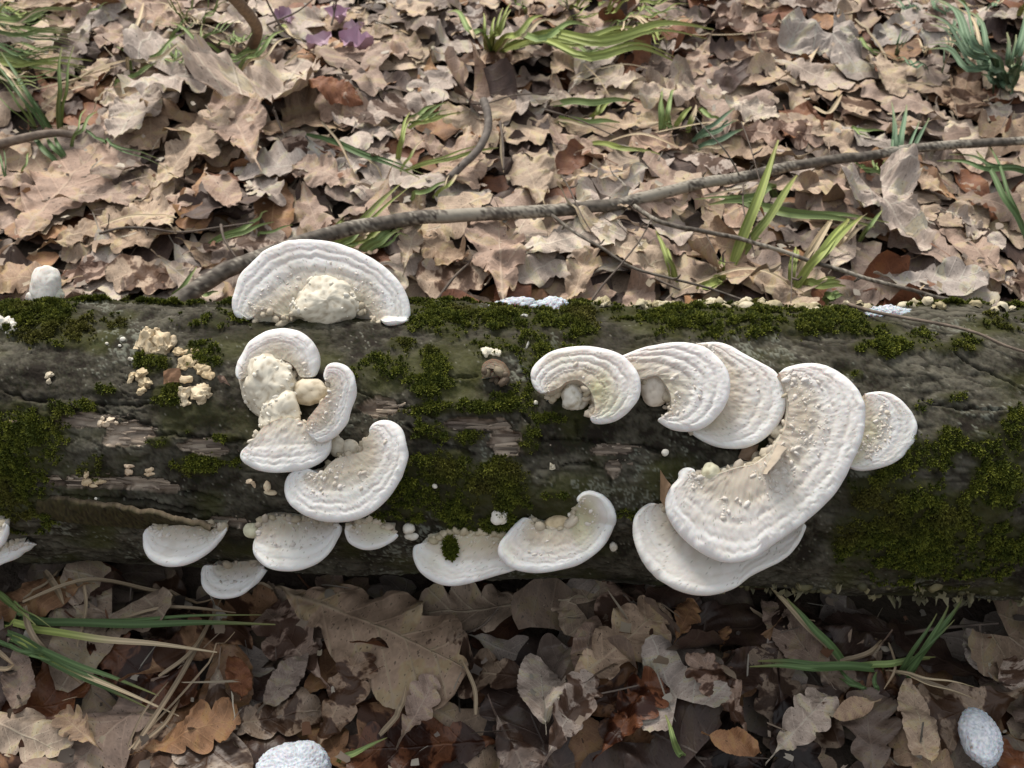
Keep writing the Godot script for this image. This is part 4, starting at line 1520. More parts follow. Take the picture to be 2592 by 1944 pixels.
func build_fungi() -> void:
	fungus_mat = vmat(0.8, noise_map(0.035, 3, 5.0, FastNoiseLite.TYPE_SIMPLEX_SMOOTH, 8), 90.0, 0.5)
	fungus_mat.metallic_specular = 0.3
	fungus_mat.subsurf_scatter_enabled = true
	fungus_mat.subsurf_scatter_strength = 0.12
	lump_mat = vmat(0.68, noise_map(0.05, 3, 6.0, FastNoiseLite.TYPE_SIMPLEX_SMOOTH, 18), 60.0, 0.3)
	var cream := Color(0.60, 0.545, 0.44)
	var smooth := Color(0.54, 0.48, 0.40)
	bracket("bracket_fungus", "tall white half round bracket fungus on the log's far edge", 4,
		[1240, 196, 1195, 212, 1150, 197, 1125, 150, 1133, 85, 1162, -2, 1212, -62, 1292, -134, 1410, -182, 1540, -184, 1660, -164, 1770, -118, 1860, -64, 1932, 2, 1975, 65, 1998, 130, 2003, 190, 1990, 250, 1960, 290, 1912, 308, 1882, 296, 1862, 262],
		[1240, 196, 1290, 160, 1400, 190, 1470, 120, 1560, 90, 1660, 88, 1740, 110, 1800, 160, 1840, 220, 1862, 262],
		{"n": Vector3(0, 0.80, 0.60), "lift": 0.016, "ridge": 0.0026, "zones": [0.0, 0.45, 0.70, 0.84, 1.0], "anchor": [1620, 180], "warts": 40, "knobs": [[1600, 178, 172, 122, 0.55, cream, 0.6, 60]]})
	bracket("bracket_fungus", "white cap on a thick lumpy stalk, upper one of the left cluster", 4,
		[1175, 506, 1150, 488, 1143, 455, 1152, 412, 1178, 365, 1220, 308, 1285, 265, 1362, 247, 1440, 256, 1500, 290, 1540, 340, 1558, 400, 1551, 452, 1532, 486, 1495, 492],
		[1175, 506, 1208, 480, 1245, 430, 1320, 400, 1395, 410, 1440, 445, 1462, 485, 1495, 492],
		{"n": Vector3(0.05, 0.80, 0.60), "lift": 0.022, "rim": 0.005, "zones": [0.0, 0.55, 0.8, 1.0], "anchor": [1330, 440], "warts": 12, "knobs": [[1315, 545, 140, 165, 0.30, cream, 0.55, 64], [1385, 690, 95, 112, 0.75, cream, 0.7, 48]]})
	bracket("bracket_fungus", "white ear shaped bracket with curled tip at the cluster's right", 4,
		[1588, 512, 1573, 480, 1580, 446, 1606, 424, 1645, 421, 1690, 440, 1720, 480, 1733, 535, 1726, 592, 1706, 655, 1690, 712, 1650, 766, 1604, 800, 1562, 812, 1520, 790, 1490, 745],
		[1588, 512, 1614, 522, 1606, 560, 1570, 610, 1530, 660, 1500, 700, 1490, 745],
		{"n": Vector3(-0.2, 0.72, 0.66), "lift": 0.026, "zones": [0.0, 0.6, 0.82, 1.0], "warts": 16, "anchor": [1560, 640], "knobs": [[1525, 580, 84, 70, 0.75, Color(0.55, 0.48, 0.36), 0.5]]})
	bracket("bracket_fungus", "white downward fanned bracket at the bottom of the left cluster", 4,
		[1222, 838, 1192, 846, 1170, 858, 1170, 886, 1198, 917, 1255, 945, 1335, 957, 1420, 951, 1500, 936, 1570, 902, 1608, 852, 1618, 795],
		[1222, 838, 1245, 785, 1300, 722, 1390, 690, 1475, 705, 1555, 750, 1618, 795],
		{"n": Vector3(0, 0.84, 0.54), "lift": 0.018, "heart": Color(0.62, 0.57, 0.48), "zones": [0.0, 0.5, 0.75, 0.88, 1.0], "warts": 14})
	bracket("bracket_fungus", "large white kidney shaped bracket below the left cluster", 4,
		[1812, 776, 1801, 745, 1825, 711, 1870, 698, 1920, 710, 1960, 750, 1982, 830, 1985, 890, 1960, 970, 1908, 1060, 1830, 1140, 1740, 1186, 1640, 1201, 1540, 1190, 1455, 1152, 1402, 1100, 1381, 1032, 1395, 975, 1440, 942, 1500, 937, 1552, 962],
		[1812, 776, 1772, 808, 1770, 850, 1710, 872, 1640, 892, 1595, 930, 1568, 985, 1552, 962],
		{"n": Vector3(-0.12, 0.82, 0.56), "lift": 0.020, "ridge": 0.0017, "zones": [0.0, 0.5, 0.72, 0.86, 1.0], "anchor": [1640, 900], "warts": 44, "knobs": [[1652, 830, 46, 50, 0.6, cream, 0.25], [1712, 835, 50, 46, 0.7, cream, 0.25], [1640, 790, 24, 22, 0.5, cream, 0.2]]})
	bracket("bracket_fungus", "white shelf bracket under the loose bark at lower left", 4,
		[745, 1217, 708, 1232, 695, 1280, 702, 1335, 728, 1378, 772, 1406, 832, 1418, 902, 1410, 972, 1380, 1032, 1335, 1080, 1280, 1108, 1238, 1105, 1222],
		[745, 1217, 800, 1222, 860, 1214, 940, 1206, 1010, 1212, 1062, 1232, 1105, 1222],
		{"n": Vector3(0, 0.88, 0.46), "lift": 0.004, "heart": smooth, "cup": 0.003, "zones": [0.0, 0.4, 0.62, 0.8, 1.0]})
	bracket("bracket_fungus", "lowest small white bracket hanging over the dark gap", 4,
		[1062, 1402, 1015, 1388, 986, 1420, 980, 1472, 996, 1530, 1040, 1565, 1102, 1574, 1172, 1560, 1232, 1520, 1282, 1465, 1303, 1424, 1275, 1398],
		[1062, 1402, 1092, 1410, 1140, 1396, 1205, 1390, 1275, 1398],
		{"n": Vector3(0, 0.88, 0.46), "lift": 0.004, "heart": Color(0.34, 0.29, 0.24), "cup": 0.004, "zones": [0.0, 0.5, 0.8, 1.0], "warts": 18})
	bracket("bracket_fungus", "white bracket with grey hollow middle beneath the kidney shaped one", 4,
		[1268, 1255, 1246, 1290, 1237, 1325, 1252, 1372, 1292, 1411, 1352, 1435, 1430, 1440, 1502, 1425, 1572, 1390, 1622, 1340, 1652, 1280, 1668, 1225, 1640, 1200],
		[1268, 1255, 1282, 1195, 1322, 1175, 1402, 1172, 1502, 1182, 1582, 1196, 1640, 1200],
		{"n": Vector3(0, 0.86, 0.50), "lift": 0.006, "heart": Color(0.38, 0.33, 0.27), "cup": 0.006, "ridge": 0.003, "zones": [0.0, 0.62, 0.82, 1.0], "warts": 26, "knobs": [[1236, 1224, 44, 40, 0.6, Color(0.58, 0.56, 0.40), 0.3]]})
	bracket("bracket_fungus", "small white lip with a grey lump beside the kidney shaped bracket", 4,
		[1688, 1212, 1680, 1250, 1697, 1295, 1742, 1325, 1792, 1335, 1852, 1325, 1912, 1295, 1943, 1265, 1925, 1248],
		[1688, 1212, 1722, 1218, 1762, 1195, 1840, 1195, 1882, 1228, 1925, 1248],
		{"n": Vector3(0, 0.86, 0.50), "lift": 0.004, "zones": [0.0, 0.5, 1.0], "green": 0.5, "warts": 8, "knobs": [[1815, 1222, 68, 46, 0.55, Color(0.50, 0.46, 0.40), 0.5]]})
	bracket("bracket_fungus", "white striped bracket cut by the left edge of the picture", 4,
		[-190, 1330, -150, 1410, -60, 1425, 10, 1402, 70, 1375, 125, 1328, 170, 1280, 188, 1246, 172, 1228, 145, 1232],
		[-190, 1330, -120, 1335, 0, 1322, 60, 1285, 110, 1250, 145, 1232],
		{"n": Vector3(0, 0.85, 0.52), "lift": 0.006, "heart": smooth})
	bracket("bracket_fungus", "slim white bracket just above the one at the left edge", 4,
		[-120, 1200, -110, 1310, -40, 1340, 5, 1310, 26, 1265, 38, 1220, 20, 1203],
		[-120, 1200, -60, 1205, 0, 1215, 20, 1203],
		{"n": Vector3(0, 0.85, 0.52), "lift": 0.022, "heart": smooth, "warts": 6})
	bracket("bracket_fungus", "white C shaped ridged bracket, leftmost of the right row", 5,
		[1003, 524, 965, 528, 928, 494, 912, 440, 926, 388, 972, 340, 1042, 301, 1132, 281, 1232, 280, 1322, 297, 1400, 330, 1460, 390, 1490, 450, 1493, 520, 1475, 572, 1430, 626, 1370, 670, 1302, 690, 1247, 687, 1229, 662, 1243, 640],
		[1003, 524, 1045, 512, 1078, 494, 1110, 470, 1170, 462, 1225, 505, 1252, 570, 1255, 615, 1243, 640],
		{"n": Vector3(-0.22, 0.78, 0.58), "lift": 0.020, "ridge": 0.0034, "zones": [0.0, 0.30, 0.36, 0.56, 0.76, 1.0], "green": 0.7, "anchor": [1180, 560], "warts": 6, "knobs": [[1150, 574, 80, 78, 0.9, Color(0.64, 0.61, 0.50), 0.75]]})
	bracket("bracket_fungus", "white bracket with a smooth beige boss, second in the right row", 6,
		[60, 352, 150, 322, 235, 286, 322, 265, 420, 252, 500, 256, 580, 280, 640, 325, 688, 390, 706, 460, 699, 530, 672, 592, 634, 640, 592, 680, 540, 705, 472, 713, 402, 702, 347, 671, 333, 652, 372, 628],
		[60, 352, 130, 420, 240, 445, 330, 430, 385, 490, 405, 560, 400, 600, 372, 628],
		{"n": Vector3(-0.22, 0.80, 0.56), "lift": 0.017, "ridge": 0.0027, "zones": [0.0, 0.46, 0.66, 0.84, 1.0], "heart": smooth, "anchor": [330, 540], "warts": 44, "knobs": [[315, 522, 76, 92, 0.85, smooth, 0.3]]})
	bracket("bracket_fungus", "white bracket with brown far rim, third in the right row", 6,
		[530, 262, 620, 250, 700, 265, 780, 310, 860, 355, 930, 395, 975, 450, 995, 520, 990, 600, 950, 680, 880, 750, 802, 790, 712, 800, 622, 785, 545, 750, 502, 714, 520, 690],
		[530, 262, 600, 350, 640, 430, 660, 520, 650, 590, 590, 650, 520, 690],
		{"n": Vector3(-0.20, 0.84, 0.52), "lift": 0.012, "heart": smooth, "ridge": 0.0022, "zones": [0.0, 0.38, 0.62, 0.82, 1.0], "anchor": [690, 560], "warts": 22, "knobs": [[690, 540, 52, 66, 0.4, Color(0.52, 0.44, 0.32), 0.2]]})
	bracket("bracket_fungus", "largest white double lobed bracket in the right row", 6,
		[955, 416, 992, 382, 1062, 361, 1142, 358, 1232, 381, 1312, 430, 1370, 500, 1400, 570, 1405, 640, 1395, 720, 1370, 795, 1332, 880, 1300, 950, 1240, 1040, 1150, 1130, 1050, 1210, 950, 1280, 862, 1345, 782, 1378, 702, 1388, 620, 1370, 530, 1320, 450, 1250, 392, 1170, 370, 1100, 376, 1040, 402, 990, 436, 952, 438, 922, 462, 900, 496, 896, 524, 910, 522, 938],
		[955, 416, 985, 480, 1005, 560, 1000, 640, 985, 700, 950, 760, 900, 830, 830, 880, 740, 900, 650, 930, 590, 945, 555, 945, 522, 938],
		{"n": Vector3(-0.20, 0.84, 0.54), "lift": 0.019, "ridge": 0.0019, "rim": 0.0046, "zones": [0.0, 0.40, 0.60, 0.80, 0.92, 1.0], "heart": smooth, "anchor": [900, 800], "warts": 110, "wart_size": 1.2, "knobs": [[585, 918, 52, 58, 1.7, Color(0.56, 0.53, 0.38), 0.6], [665, 930, 32, 44, 2.2, cream, 0.5], [770, 905, 52, 40, 2.2, cream, 0.6], [830, 880, 40, 34, 2.4, cream, 0.6], [1030, 595, 44, 46, 2.0, cream, 0.7], [1090, 580, 40, 34, 2.3, cream, 0.7], [1010, 670, 44, 36, 2.2, cream, 0.7], [940, 720, 52, 40, 1.6, cream, 0.7], [1060, 650, 30, 26, 2.6, cream, 0.6]]})
	bracket("bracket_fungus", "wide white plate tucked under the largest bracket", 6,
		[345, 1095, 292, 1080, 236, 1118, 206, 1170, 204, 1240, 226, 1330, 272, 1410, 342, 1480, 432, 1530, 530, 1555, 622, 1552, 722, 1520, 802, 1462, 882, 1420, 962, 1380, 1032, 1320, 1080, 1240, 1092, 1195, 1060, 1170],
		[345, 1095, 460, 1120, 600, 1140, 780, 1150, 930, 1150, 1060, 1170],
		{"n": Vector3(0.03, 0.90, 0.42), "lift": 0.004, "heart": smooth, "white": Color(0.75, 0.73, 0.70), "cup": 0.006, "ridge": 0.0012, "zones": [0.0, 0.6, 0.78, 0.9, 1.0], "warts": 0, "green": 0.02})
	bracket("bracket_fungus", "rightmost round white bracket with granular middle", 6,
		[1396, 522, 1430, 511, 1492, 505, 1562, 526, 1622, 580, 1660, 640, 1670, 700, 1655, 770, 1612, 830, 1542, 880, 1462, 906, 1392, 915, 1342, 906, 1310, 880],
		[1396, 522, 1380, 600, 1350, 700, 1330, 800, 1310, 880],
		{"n": Vector3(0.05, 0.82, 0.56), "lift": 0.008, "zones": [0.0, 0.55, 0.75, 1.0], "ridge": 0.0012, "green": 0.4, "warts": 70})
	bracket("bracket_fungus", "white bracket with moss on it, left of the lower middle pair", 5,
		[375, 1324, 312, 1325, 297, 1362, 306, 1412, 337, 1467, 392, 1510, 462, 1537, 542, 1538, 642, 1515, 742, 1485, 815, 1465, 870, 1440, 890, 1400],
		[375, 1324, 432, 1292, 502, 1262, 602, 1256, 702, 1262, 800, 1290, 890, 1400],
		{"n": Vector3(0, 0.88, 0.47), "lift": 0.004, "heart": Color(0.52, 0.45, 0.32), "green": 0.4, "moss": [500, 1345, 44], "zones": [0.0, 0.55, 0.8, 0.9, 1.0], "warts": 44, "wart_size": 0.8})
	bracket("bracket_fungus", "white hook shaped bracket, right of the lower middle pair", 5,
		[1190, 1076, 1158, 1062, 1160, 1030, 1192, 1005, 1242, 1000, 1292, 1020, 1332, 1060, 1360, 1120, 1366, 1190, 1350, 1250, 1312, 1320, 1250, 1380, 1170, 1430, 1082, 1455, 982, 1472, 900, 1470, 822, 1450, 766, 1410, 744, 1360, 756, 1310, 790, 1265, 832, 1215, 880, 1180, 922, 1192],
		[1190, 1076, 1148, 1110, 1152, 1160, 1138, 1200, 1100, 1232, 1040, 1242, 985, 1240, 945, 1220, 922, 1192],
		{"n": Vector3(-0.05, 0.86, 0.50), "lift": 0.012, "zones": [0.0, 0.42, 0.6, 0.8, 1.0], "green": 0.6, "anchor": [1060, 1230], "warts": 26, "knobs": [[1066, 1205, 80, 50, 0.4, Color(0.50, 0.40, 0.25), 0.25]]})
	# young buttons
	var g := "small white button fungi on the log"
	var w := Color(0.70, 0.66, 0.55)
	small_fungus("button_fungus", "round cream button fungus above the lower middle pair", "button fungus", 5, [[755, 1160, 42, 40, 0.7]], w, 0.3, g)
	small_fungus("button_fungus", "tiny white button left of the moss between the kidney and pair", "button fungus", 5, [[417, 1014, 18, 17, 0.8]], w, 0.3, g)
	small_fungus("button_fungus", "waisted white button fungus right of the small lip", "button fungus", 5, [[280, 1232, 31, 28, 0.9], [295, 1278, 34, 19, 0.5]], w, 0.3, g)
	small_fungus("button_fungus", "tiny white button below the second bracket of the right row", "button fungus", 5, [[1622, 841, 20, 22, 0.7]], w, 0.3, g)
	small_fungus("button_fungus", "pinhead button in moss left of the C shaped bracket", "button fungus", 5, [[945, 583, 12, 14, 0.7]], w, 0.3, g)
	small_fungus("button_fungus", "dim little button right of the hook shaped bracket", "button fungus", 5, [[1355, 1325, 22, 24, 0.6]], w, 0.3, g)
	small_fungus("button_fungus", "tiny button inside the bend of the hook shaped bracket", "button fungus", 5, [[1121, 1163, 10, 12, 0.8]], w, 0.3, g)
	small_fungus("button_fungus", "white speck of fungus above the loose bark", "button fungus", 4, [[470, 1080, 9, 8, 0.8]], w, 0.3, g)
	small_fungus("button_fungus", "left one of the three white dots near the moss", "button fungus", 4, [[523, 329, 9, 7, 0.6]], w, 0.3, g)
	small_fungus("button_fungus", "lower one of the three white dots near the moss", "button fungus", 4, [[586, 340, 10, 8, 0.6]], w, 0.3, g)
	small_fungus("button_fungus", "upper right one of the three white dots near the moss", "button fungus", 4, [[602, 311, 13, 10, 0.6]], w, 0.3, g)
	# cream crumpled ones on the left of the log
	var cg := "cream crumpled little fungi on the log's left"
	small_fungus("crumpled_fungus", "two peaked fan of cream fungus, topmost of the crumpled ones", "small fungus", 4, [[712, 345, 44, 62, 0.4], [720, 285, 16, 30, 0.9], [765, 290, 18, 34, 0.9], [790, 350, 42, 54, 0.4], [740, 372, 34, 26, 0.7]], Color(0.50, 0.40, 0.26), 0.8, cg)
	small_fungus("crumpled_fungus", "small round cream fungus right of the two peaked fan", "small fungus", 4, [[848, 326, 23, 30, 0.5]], Color(0.56, 0.46, 0.32), 0.5, cg)
	small_fungus("crumpled_fungus", "long branching cream fungus below the round one", "small fungus", 4, [[885, 380, 40, 20, 0.7], [930, 418, 50, 26, 0.6], [955, 375, 22, 18, 0.9], [980, 460, 34, 26, 0.6], [1015, 485, 26, 20, 0.8], [890, 440, 24, 18, 0.6]], Color(0.48, 0.37, 0.22), 0.9, cg)
	small_fungus("crumpled_fungus", "knotted cream fungus, leftmost of the large crumpled ones", "small fungus", 4, [[690, 490, 36, 28, 0.6], [640, 500, 18, 36, 0.6], [712, 525, 32, 26, 0.7], [690, 562, 28, 22, 0.7], [655, 475, 18, 14, 0.8]], Color(0.50, 0.40, 0.25), 0.9, cg)
	small_fungus("crumpled_fungus", "small cream nub beside the brown leaf scrap", "small fungus", 4, [[908, 504, 32, 17, 0.7]], Color(0.56, 0.44, 0.28), 0.85, cg)
	small_fungus("crumpled_fungus", "cream ear shaped fungus, left of the lowest two crumpled ones", "small fungus", 4, [[906, 572, 34, 34, 0.6], [902, 615, 24, 20, 0.6]], Color(0.54, 0.45, 0.31), 0.9, cg)
	small_fungus("crumpled_fungus", "cream cap shaped fungus, right of the lowest two crumpled ones", "small fungus", 4, [[990, 575, 42, 36, 0.6], [980, 612, 22, 14, 0.6]], Color(0.54, 0.45, 0.31), 0.9, cg)
	small_fungus("crumpled_fungus", "tiny split cream fungus far left of the crumpled ones", "small fungus", 4, [[246, 486, 24, 20, 0.6], [242, 515, 18, 14, 0.6]], Color(0.52, 0.45, 0.33), 0.8, cg)
	small_fungus("crumpled_fungus", "flat white crumb left below the two peaked fan", "small fungus", 4, [[641, 407, 21, 12, 0.4]], Color(0.66, 0.62, 0.52), 0.6, cg)
	small_fungus("crumpled_fungus", "row of tiny cream cups on the pale bare wood", "small fungus", 4, [[490, 715, 18, 14, 0.5], [520, 722, 20, 16, 0.5], [545, 700, 20, 16, 0.6], [572, 715, 14, 12, 0.5], [505, 695, 12, 10, 0.6]], Color(0.56, 0.46, 0.34), 0.85, cg)
	small_fungus("crumpled_fungus", "pointed tan fungus scale left on the cracked wood", "small fungus", 4, [[424, 955, 13, 30, 0.9], [425, 998, 26, 18, 0.7], [490, 998, 32, 12, 0.8], [460, 1020, 22, 10, 0.5]], Color(0.56, 0.44, 0.28), 0.85, cg)
	small_fungus("crumpled_fungus", "small tan spool shaped scrap above the bark flap", "small fungus", 4, [[630, 922, 24, 12, 0.7], [630, 950, 20, 14, 0.6]], Color(0.52, 0.40, 0.28), 0.85, cg)
	small_fungus("crumpled_fungus", "tan scrap right of the spool shaped one", "small fungus", 4, [[735, 942, 22, 14, 0.7], [730, 962, 26, 10, 0.5]], Color(0.54, 0.42, 0.28), 0.85, cg)
	small_fungus("crumpled_fungus", "cream notched scale left of the triangular tooth", "small fungus", 4, [[1215, 1000, 20, 16, 0.7], [1240, 1012, 16, 18, 0.7]], Color(0.60, 0.48, 0.34), 0.85, cg)
	small_fungus("crumpled_fungus", "triangular cream tooth below the left cluster", "small fungus", 4, [[1306, 1020, 20, 34, 0.9], [1312, 1052, 36, 14, 0.7]], Color(0.66, 0.54, 0.38), 0.3, cg)
	small_fungus("crumpled_fungus", "white scrap of fungus cut by the left picture edge", "small fungus", 4, [[10, 250, 56, 34, 0.4], [60, 250, 26, 22, 0.4], [40, 275, 20, 14, 0.4]], Color(0.68, 0.64, 0.54), 0.85, cg)
	small_fungus("crumpled_fungus", "pinkish tan scrap at the left edge in moss", "small fungus", 4, [[60, 715, 38, 16, 0.4]], Color(0.46, 0.34, 0.24), 0.6, cg)
	# the white knob on the far edge at left
	var kp := log_hit(px(4, 225, 118))
	var kb := thing("knob_fungus", "smooth white rounded knob of fungus on the log's far left edge", "knob fungus", kp)
	for a: Array in [[218, 46, 80, 100, 0.5, 0.70], [236, 20, 62, 72, 0.5, 0.70], [180, 100, 56, 34, 0.6, 0.62], [272, 96, 48, 44, 0.7, 0.5], [226, 108, 88, 26, 0.7, 0.5]]:
		piece("lobe", lump_mesh(px(4, a[0], a[1]), a[2] / 1.929, a[3] / 1.929, 0.0, Color(a[5], a[5] * 0.97, a[5] * (0.93 if a[5] > 0.6 else 0.8)), a[4], kp, 43, CAM + ray(px(4, a[0], a[1])) * ((kp - CAM).dot(ax_f))), fungus_mat, kb)
	# the old blackened bracket
	var old := bracket("dead_bracket", "small dark brown dried bracket with a cream torn top", 5,
		[662, 412, 664, 378, 690, 352, 735, 343, 780, 362, 806, 400, 812, 432, 795, 450],
		[662, 412, 700, 398, 740, 408, 775, 436, 795, 450],
		{"n": Vector3(0, 0.9, 0.4), "lift": 0.012, "rim": 0.003, "heart": Color(0.10, 0.07, 0.045), "white": Color(0.13, 0.095, 0.065), "warts": 0, "green": 0.0, "zones": [0.0, 0.3, 0.5, 0.7, 0.85, 1.0]})
	var ob := old.position
	old.remove_meta("group")
	old.set_meta("category", "dead fungus")
	for m: Array in [[695, 435, 24, 26], [765, 445, 28, 36]]:
		piece("foot", lump_mesh(px(5, m[0], m[1]), m[2] / 2.0733, m[3] / 2.0733, 0.5, Color(0.34, 0.26, 0.18), 0.8, ob, 28), lump_mat, old)
	for m: Array in [[690, 322, 34, 22], [735, 330, 28, 18], [672, 305, 14, 12], [755, 322, 12, 14]]:
		piece("torn_edge", lump_mesh(px(5, m[0], m[1]), m[2] / 2.0733, m[3] / 2.0733, 0.7, Color(0.66, 0.58, 0.44), 0.8, ob, 28), lump_mat, old)

func build_grass() -> void:
	blade_mat = vmat(0.65)
	blade_mat.backlight = Color(0.25, 0.25, 0.12)
	bark_mat = vmat(0.75, noise_map(0.05, 3, 6.0, FastNoiseLite.TYPE_SIMPLEX_SMOOTH, 28), 30.0, 0.3)
	tuft("broad green sedge blades reaching in from the upper left edge", 1, [[-90, 240, 345, 40, 0.03, 0.09, 7, "g"], [-90, 210, 340, 55, 0.03, 0.08, 6, "g"], [-90, 150, 100, 20, 0.03, 0.1, 7, "l"], [-90, 260, 335, 165, 0.02, 0.05, 5, "g"], [-90, 330, 480, 320, 0.02, 0.03, 6, "l"], [-90, 300, 470, 440, 0.02, 0.02, 4, "g"], [-90, 345, 300, 345, 0.015, 0.04, 6, "l"]])
	tuft("dark green upright blades above the cut twig at left", 1, [[262, 690, 10, 270, 0.02, 0.05, 4.5, "d"], [305, 680, 328, 250, 0.02, 0.10, 5.5, "g"], [270, 670, 30, 420, 0.01, 0.04, 4, "d"], [165, 615, 5, 425, 0.01, 0.04, 4, "g"], [265, 660, 90, 400, 0.01, 0.05, 3.5, "d"], [-20, 390, 115, 430, 0.008, 0.02, 4, "g"], [372, 790, 505, 585, 0.02, 0.03, 5, "g"], [430, 700, 845, 870, 0.012, 0.02, 3, "d"]])
	tuft("short dark blades below the cut twig at left", 1, [[312, 875, 190, 755, 0.006, 0.02, 7, "d"], [340, 840, 240, 735, 0.006, 0.02, 7, "d"], [300, 860, 150, 690, 0.006, 0.02, 5, "d"], [45, 975, -10, 790, 0.01, 0.02, 3, "d"], [120, 950, 160, 800, 0.01, 0.02, 3, "g"]])
	tuft("loose green sedge left of the bent brown stem", 1, [[1070, 415, 1068, 130, 0.02, 0.08, 4, "g"], [1075, 200, 1190, -40, 0.02, 0.10, 5, "g"], [1000, 190, 1020, -60, 0.02, 0.10, 5, "g"], [985, 180, 860, -30, 0.02, 0.1, 5, "g"], [1205, 375, 890, 120, 0.025, 0.07, 4.5, "g"], [680, 445, 985, 170, 0.02, 0.06, 5, "g"], [1250, 462, 1490, 160, 0.03, 0.06, 5, "g"], [1470, 175, 1605, 230, 0.02, 0.05, 5, "y"], [600, 470, 860, 445, 0.008, 0.02, 4, "g"], [470, 120, 570, 10, 0.01, 0.05, 4, "g"]])
	tuft("arching yellow green sedge tuft at the top of the picture", 2, [[925, 320, 690, 65, 0.05, 0.06, 7, "g"], [895, 300, 935, 90, 0.02, 0.07, 7, "l"], [905, 310, 1020, 50, 0.02, 0.08, 7, "l"], [930, 330, 1190, 80, 0.03, 0.07, 8, "l"], [940, 320, 1440, 140, 0.05, 0.05, 8, "g"], [950, 320, 2090, 155, 0.06, 0.05, 9, "l"], [960, 330, 1910, 335, 0.07, 0.03, 8, "l"], [1010, 320, 1700, 170, 0.03, 0.04, 7, "l"], [1030, 300, 1240, 170, 0.02, 0.05, 7, "l"], [1100, 120, 1010, -30, 0.02, 0.12, 7, "g"], [1320, 250, 1660, 180, 0.02, 0.04, 6, "l"], [1440, 360, 1480, 270, 0.01, 0.03, 6, "g"], [1330, 90, 1420, -30, 0.02, 0.1, 9, "l"], [1500, 40, 1640, 0, 0.02, 0.08, 9, "l"]])
	tuft("short level blades right of the short curved grey twig", 2, [[1245, 605, 1660, 580, 0.012, 0.02, 8, "g"], [1250, 630, 1590, 680, 0.012, 0.02, 8, "g"], [1255, 640, 1480, 650, 0.01, 0.02, 7, "l"], [1430, 640, 1560, 530, 0.01, 0.03, 7, "l"], [1440, 780, 1790, 925, 0.01, 0.02, 6, "l"]])
	tuft("small stand of upright blades under a cream toothed leaf", 3, [[160, 745, 165, 560, 0.004, 0.035, 8, "g"], [205, 740, 195, 580, 0.004, 0.035, 7, "g"], [232, 730, 320, 560, 0.004, 0.04, 8, "l"], [300, 735, 350, 550, 0.004, 0.04, 7, "y"], [330, 750, 560, 685, 0.008, 0.02, 8, "b"], [360, 800, 590, 735, 0.008, 0.02, 8, "b"], [350, 640, 480, 660, 0.008, 0.02, 6, "g"]])
	tuft("tall yellow green blades rising behind the long branch", 3, [[520, 1470, 790, 735, 0.01, 0.09, 9, "l"], [550, 1440, 890, 920, 0.02, 0.05, 8, "l"], [470, 1500, 480, 1370, 0.005, 0.03, 9, "l"], [250, 1510, 140, 1240, 0.015, 0.03, 6, "l"], [225, 1500, 205, 1310, 0.01, 0.03, 4, "l"], [590, 1320, 640, 1280, 0.004, 0.03, 6, "g"]])
	tuft("long horizontal green blade crossing the tall ones", 3, [[430, 1080, 1295, 1190, 0.015, 0.045, 8, "g"], [770, 1085, 420, 1075, 0.006, 0.04, 8, "g"]])
	tuft("fan of broad yellow green blades just behind the log at right", 3, [[850, 1580, 1150, 1150, 0.02, 0.05, 8, "l"], [830, 1580, 880, 1310, 0.01, 0.04, 8, "l"], [860, 1590, 1010, 1290, 0.01, 0.04, 8, "l"], [890, 1570, 1110, 1480, 0.008, 0.03, 10, "l"], [1020, 1610, 1110, 1530, 0.006, 0.03, 12, "g"], [860, 1500, 1050, 1150, 0.01, 0.04, 6, "s"], [1060, 1370, 1170, 1230, 0.008, 0.03, 6, "s"], [480, 1540, 350, 1530, 0.005, 0.02, 14, "l"], [1190, 1330, 1290, 1200, 0.01, 0.03, 6, "g"]])
	tuft("thin blue green blades behind the branch at right", 3, [[1395, 970, 1450, 550, 0.01, 0.06, 6, "b"], [1370, 970, 1385, 660, 0.01, 0.05, 5, "b"], [1330, 970, 1160, 890, 0.01, 0.02, 5, "g"], [1410, 970, 1570, 620, 0.01, 0.05, 4, "b"], [1415, 960, 1410, 800, 0.005, 0.03, 6, "g"], [1310, 960, 1290, 880, 0.005, 0.02, 4, "g"], [1130, 745, 1320, 770, 0.005, 0.02, 5, "g"]])
	tuft("dense blue green sedge in the upper right corner", 3, [[1960, 500, 1740, 240, 0.04, 0.03, 7, "b"], [1950, 490, 1630, 10, 0.05, 0.09, 7, "b"], [1960, 480, 1790, 60, 0.04, 0.09, 7, "b"], [1980, 490, 1560, 260, 0.05, 0.03, 6, "b"], [2000, 490, 2120, 240, 0.03, 0.06, 7, "b"], [1970, 490, 1990, 170, 0.02, 0.09, 8, "b"], [1930, 490, 1860, 300, 0.02, 0.04, 8, "b"], [1980, 500, 2080, 60, 0.04, 0.10, 7, "b"], [1940, 500, 1850, 390, 0.01, 0.03, 8, "b"], [1990, 510, 2010, 330, 0.01, 0.05, 9, "b"], [2000, 520, 1920, 410, 0.01, 0.03, 8, "b"], [1960, 470, 1620, 110, 0.04, 0.06, 5, "b"], [1400, 290, 1425, 150, 0.01, 0.05, 5, "b"], [1160, 275, 1330, 320, 0.01, 0.02, 5, "g"], [2030, 120, 2100, -20, 0.02, 0.1, 7, "l"]])
	tuft("dark blades slanting in from the right edge", 3, [[2130, 950, 1610, 845, 0.02, 0.03, 6, "d"], [2110, 1270, 1830, 790, 0.015, 0.04, 6, "d"]])
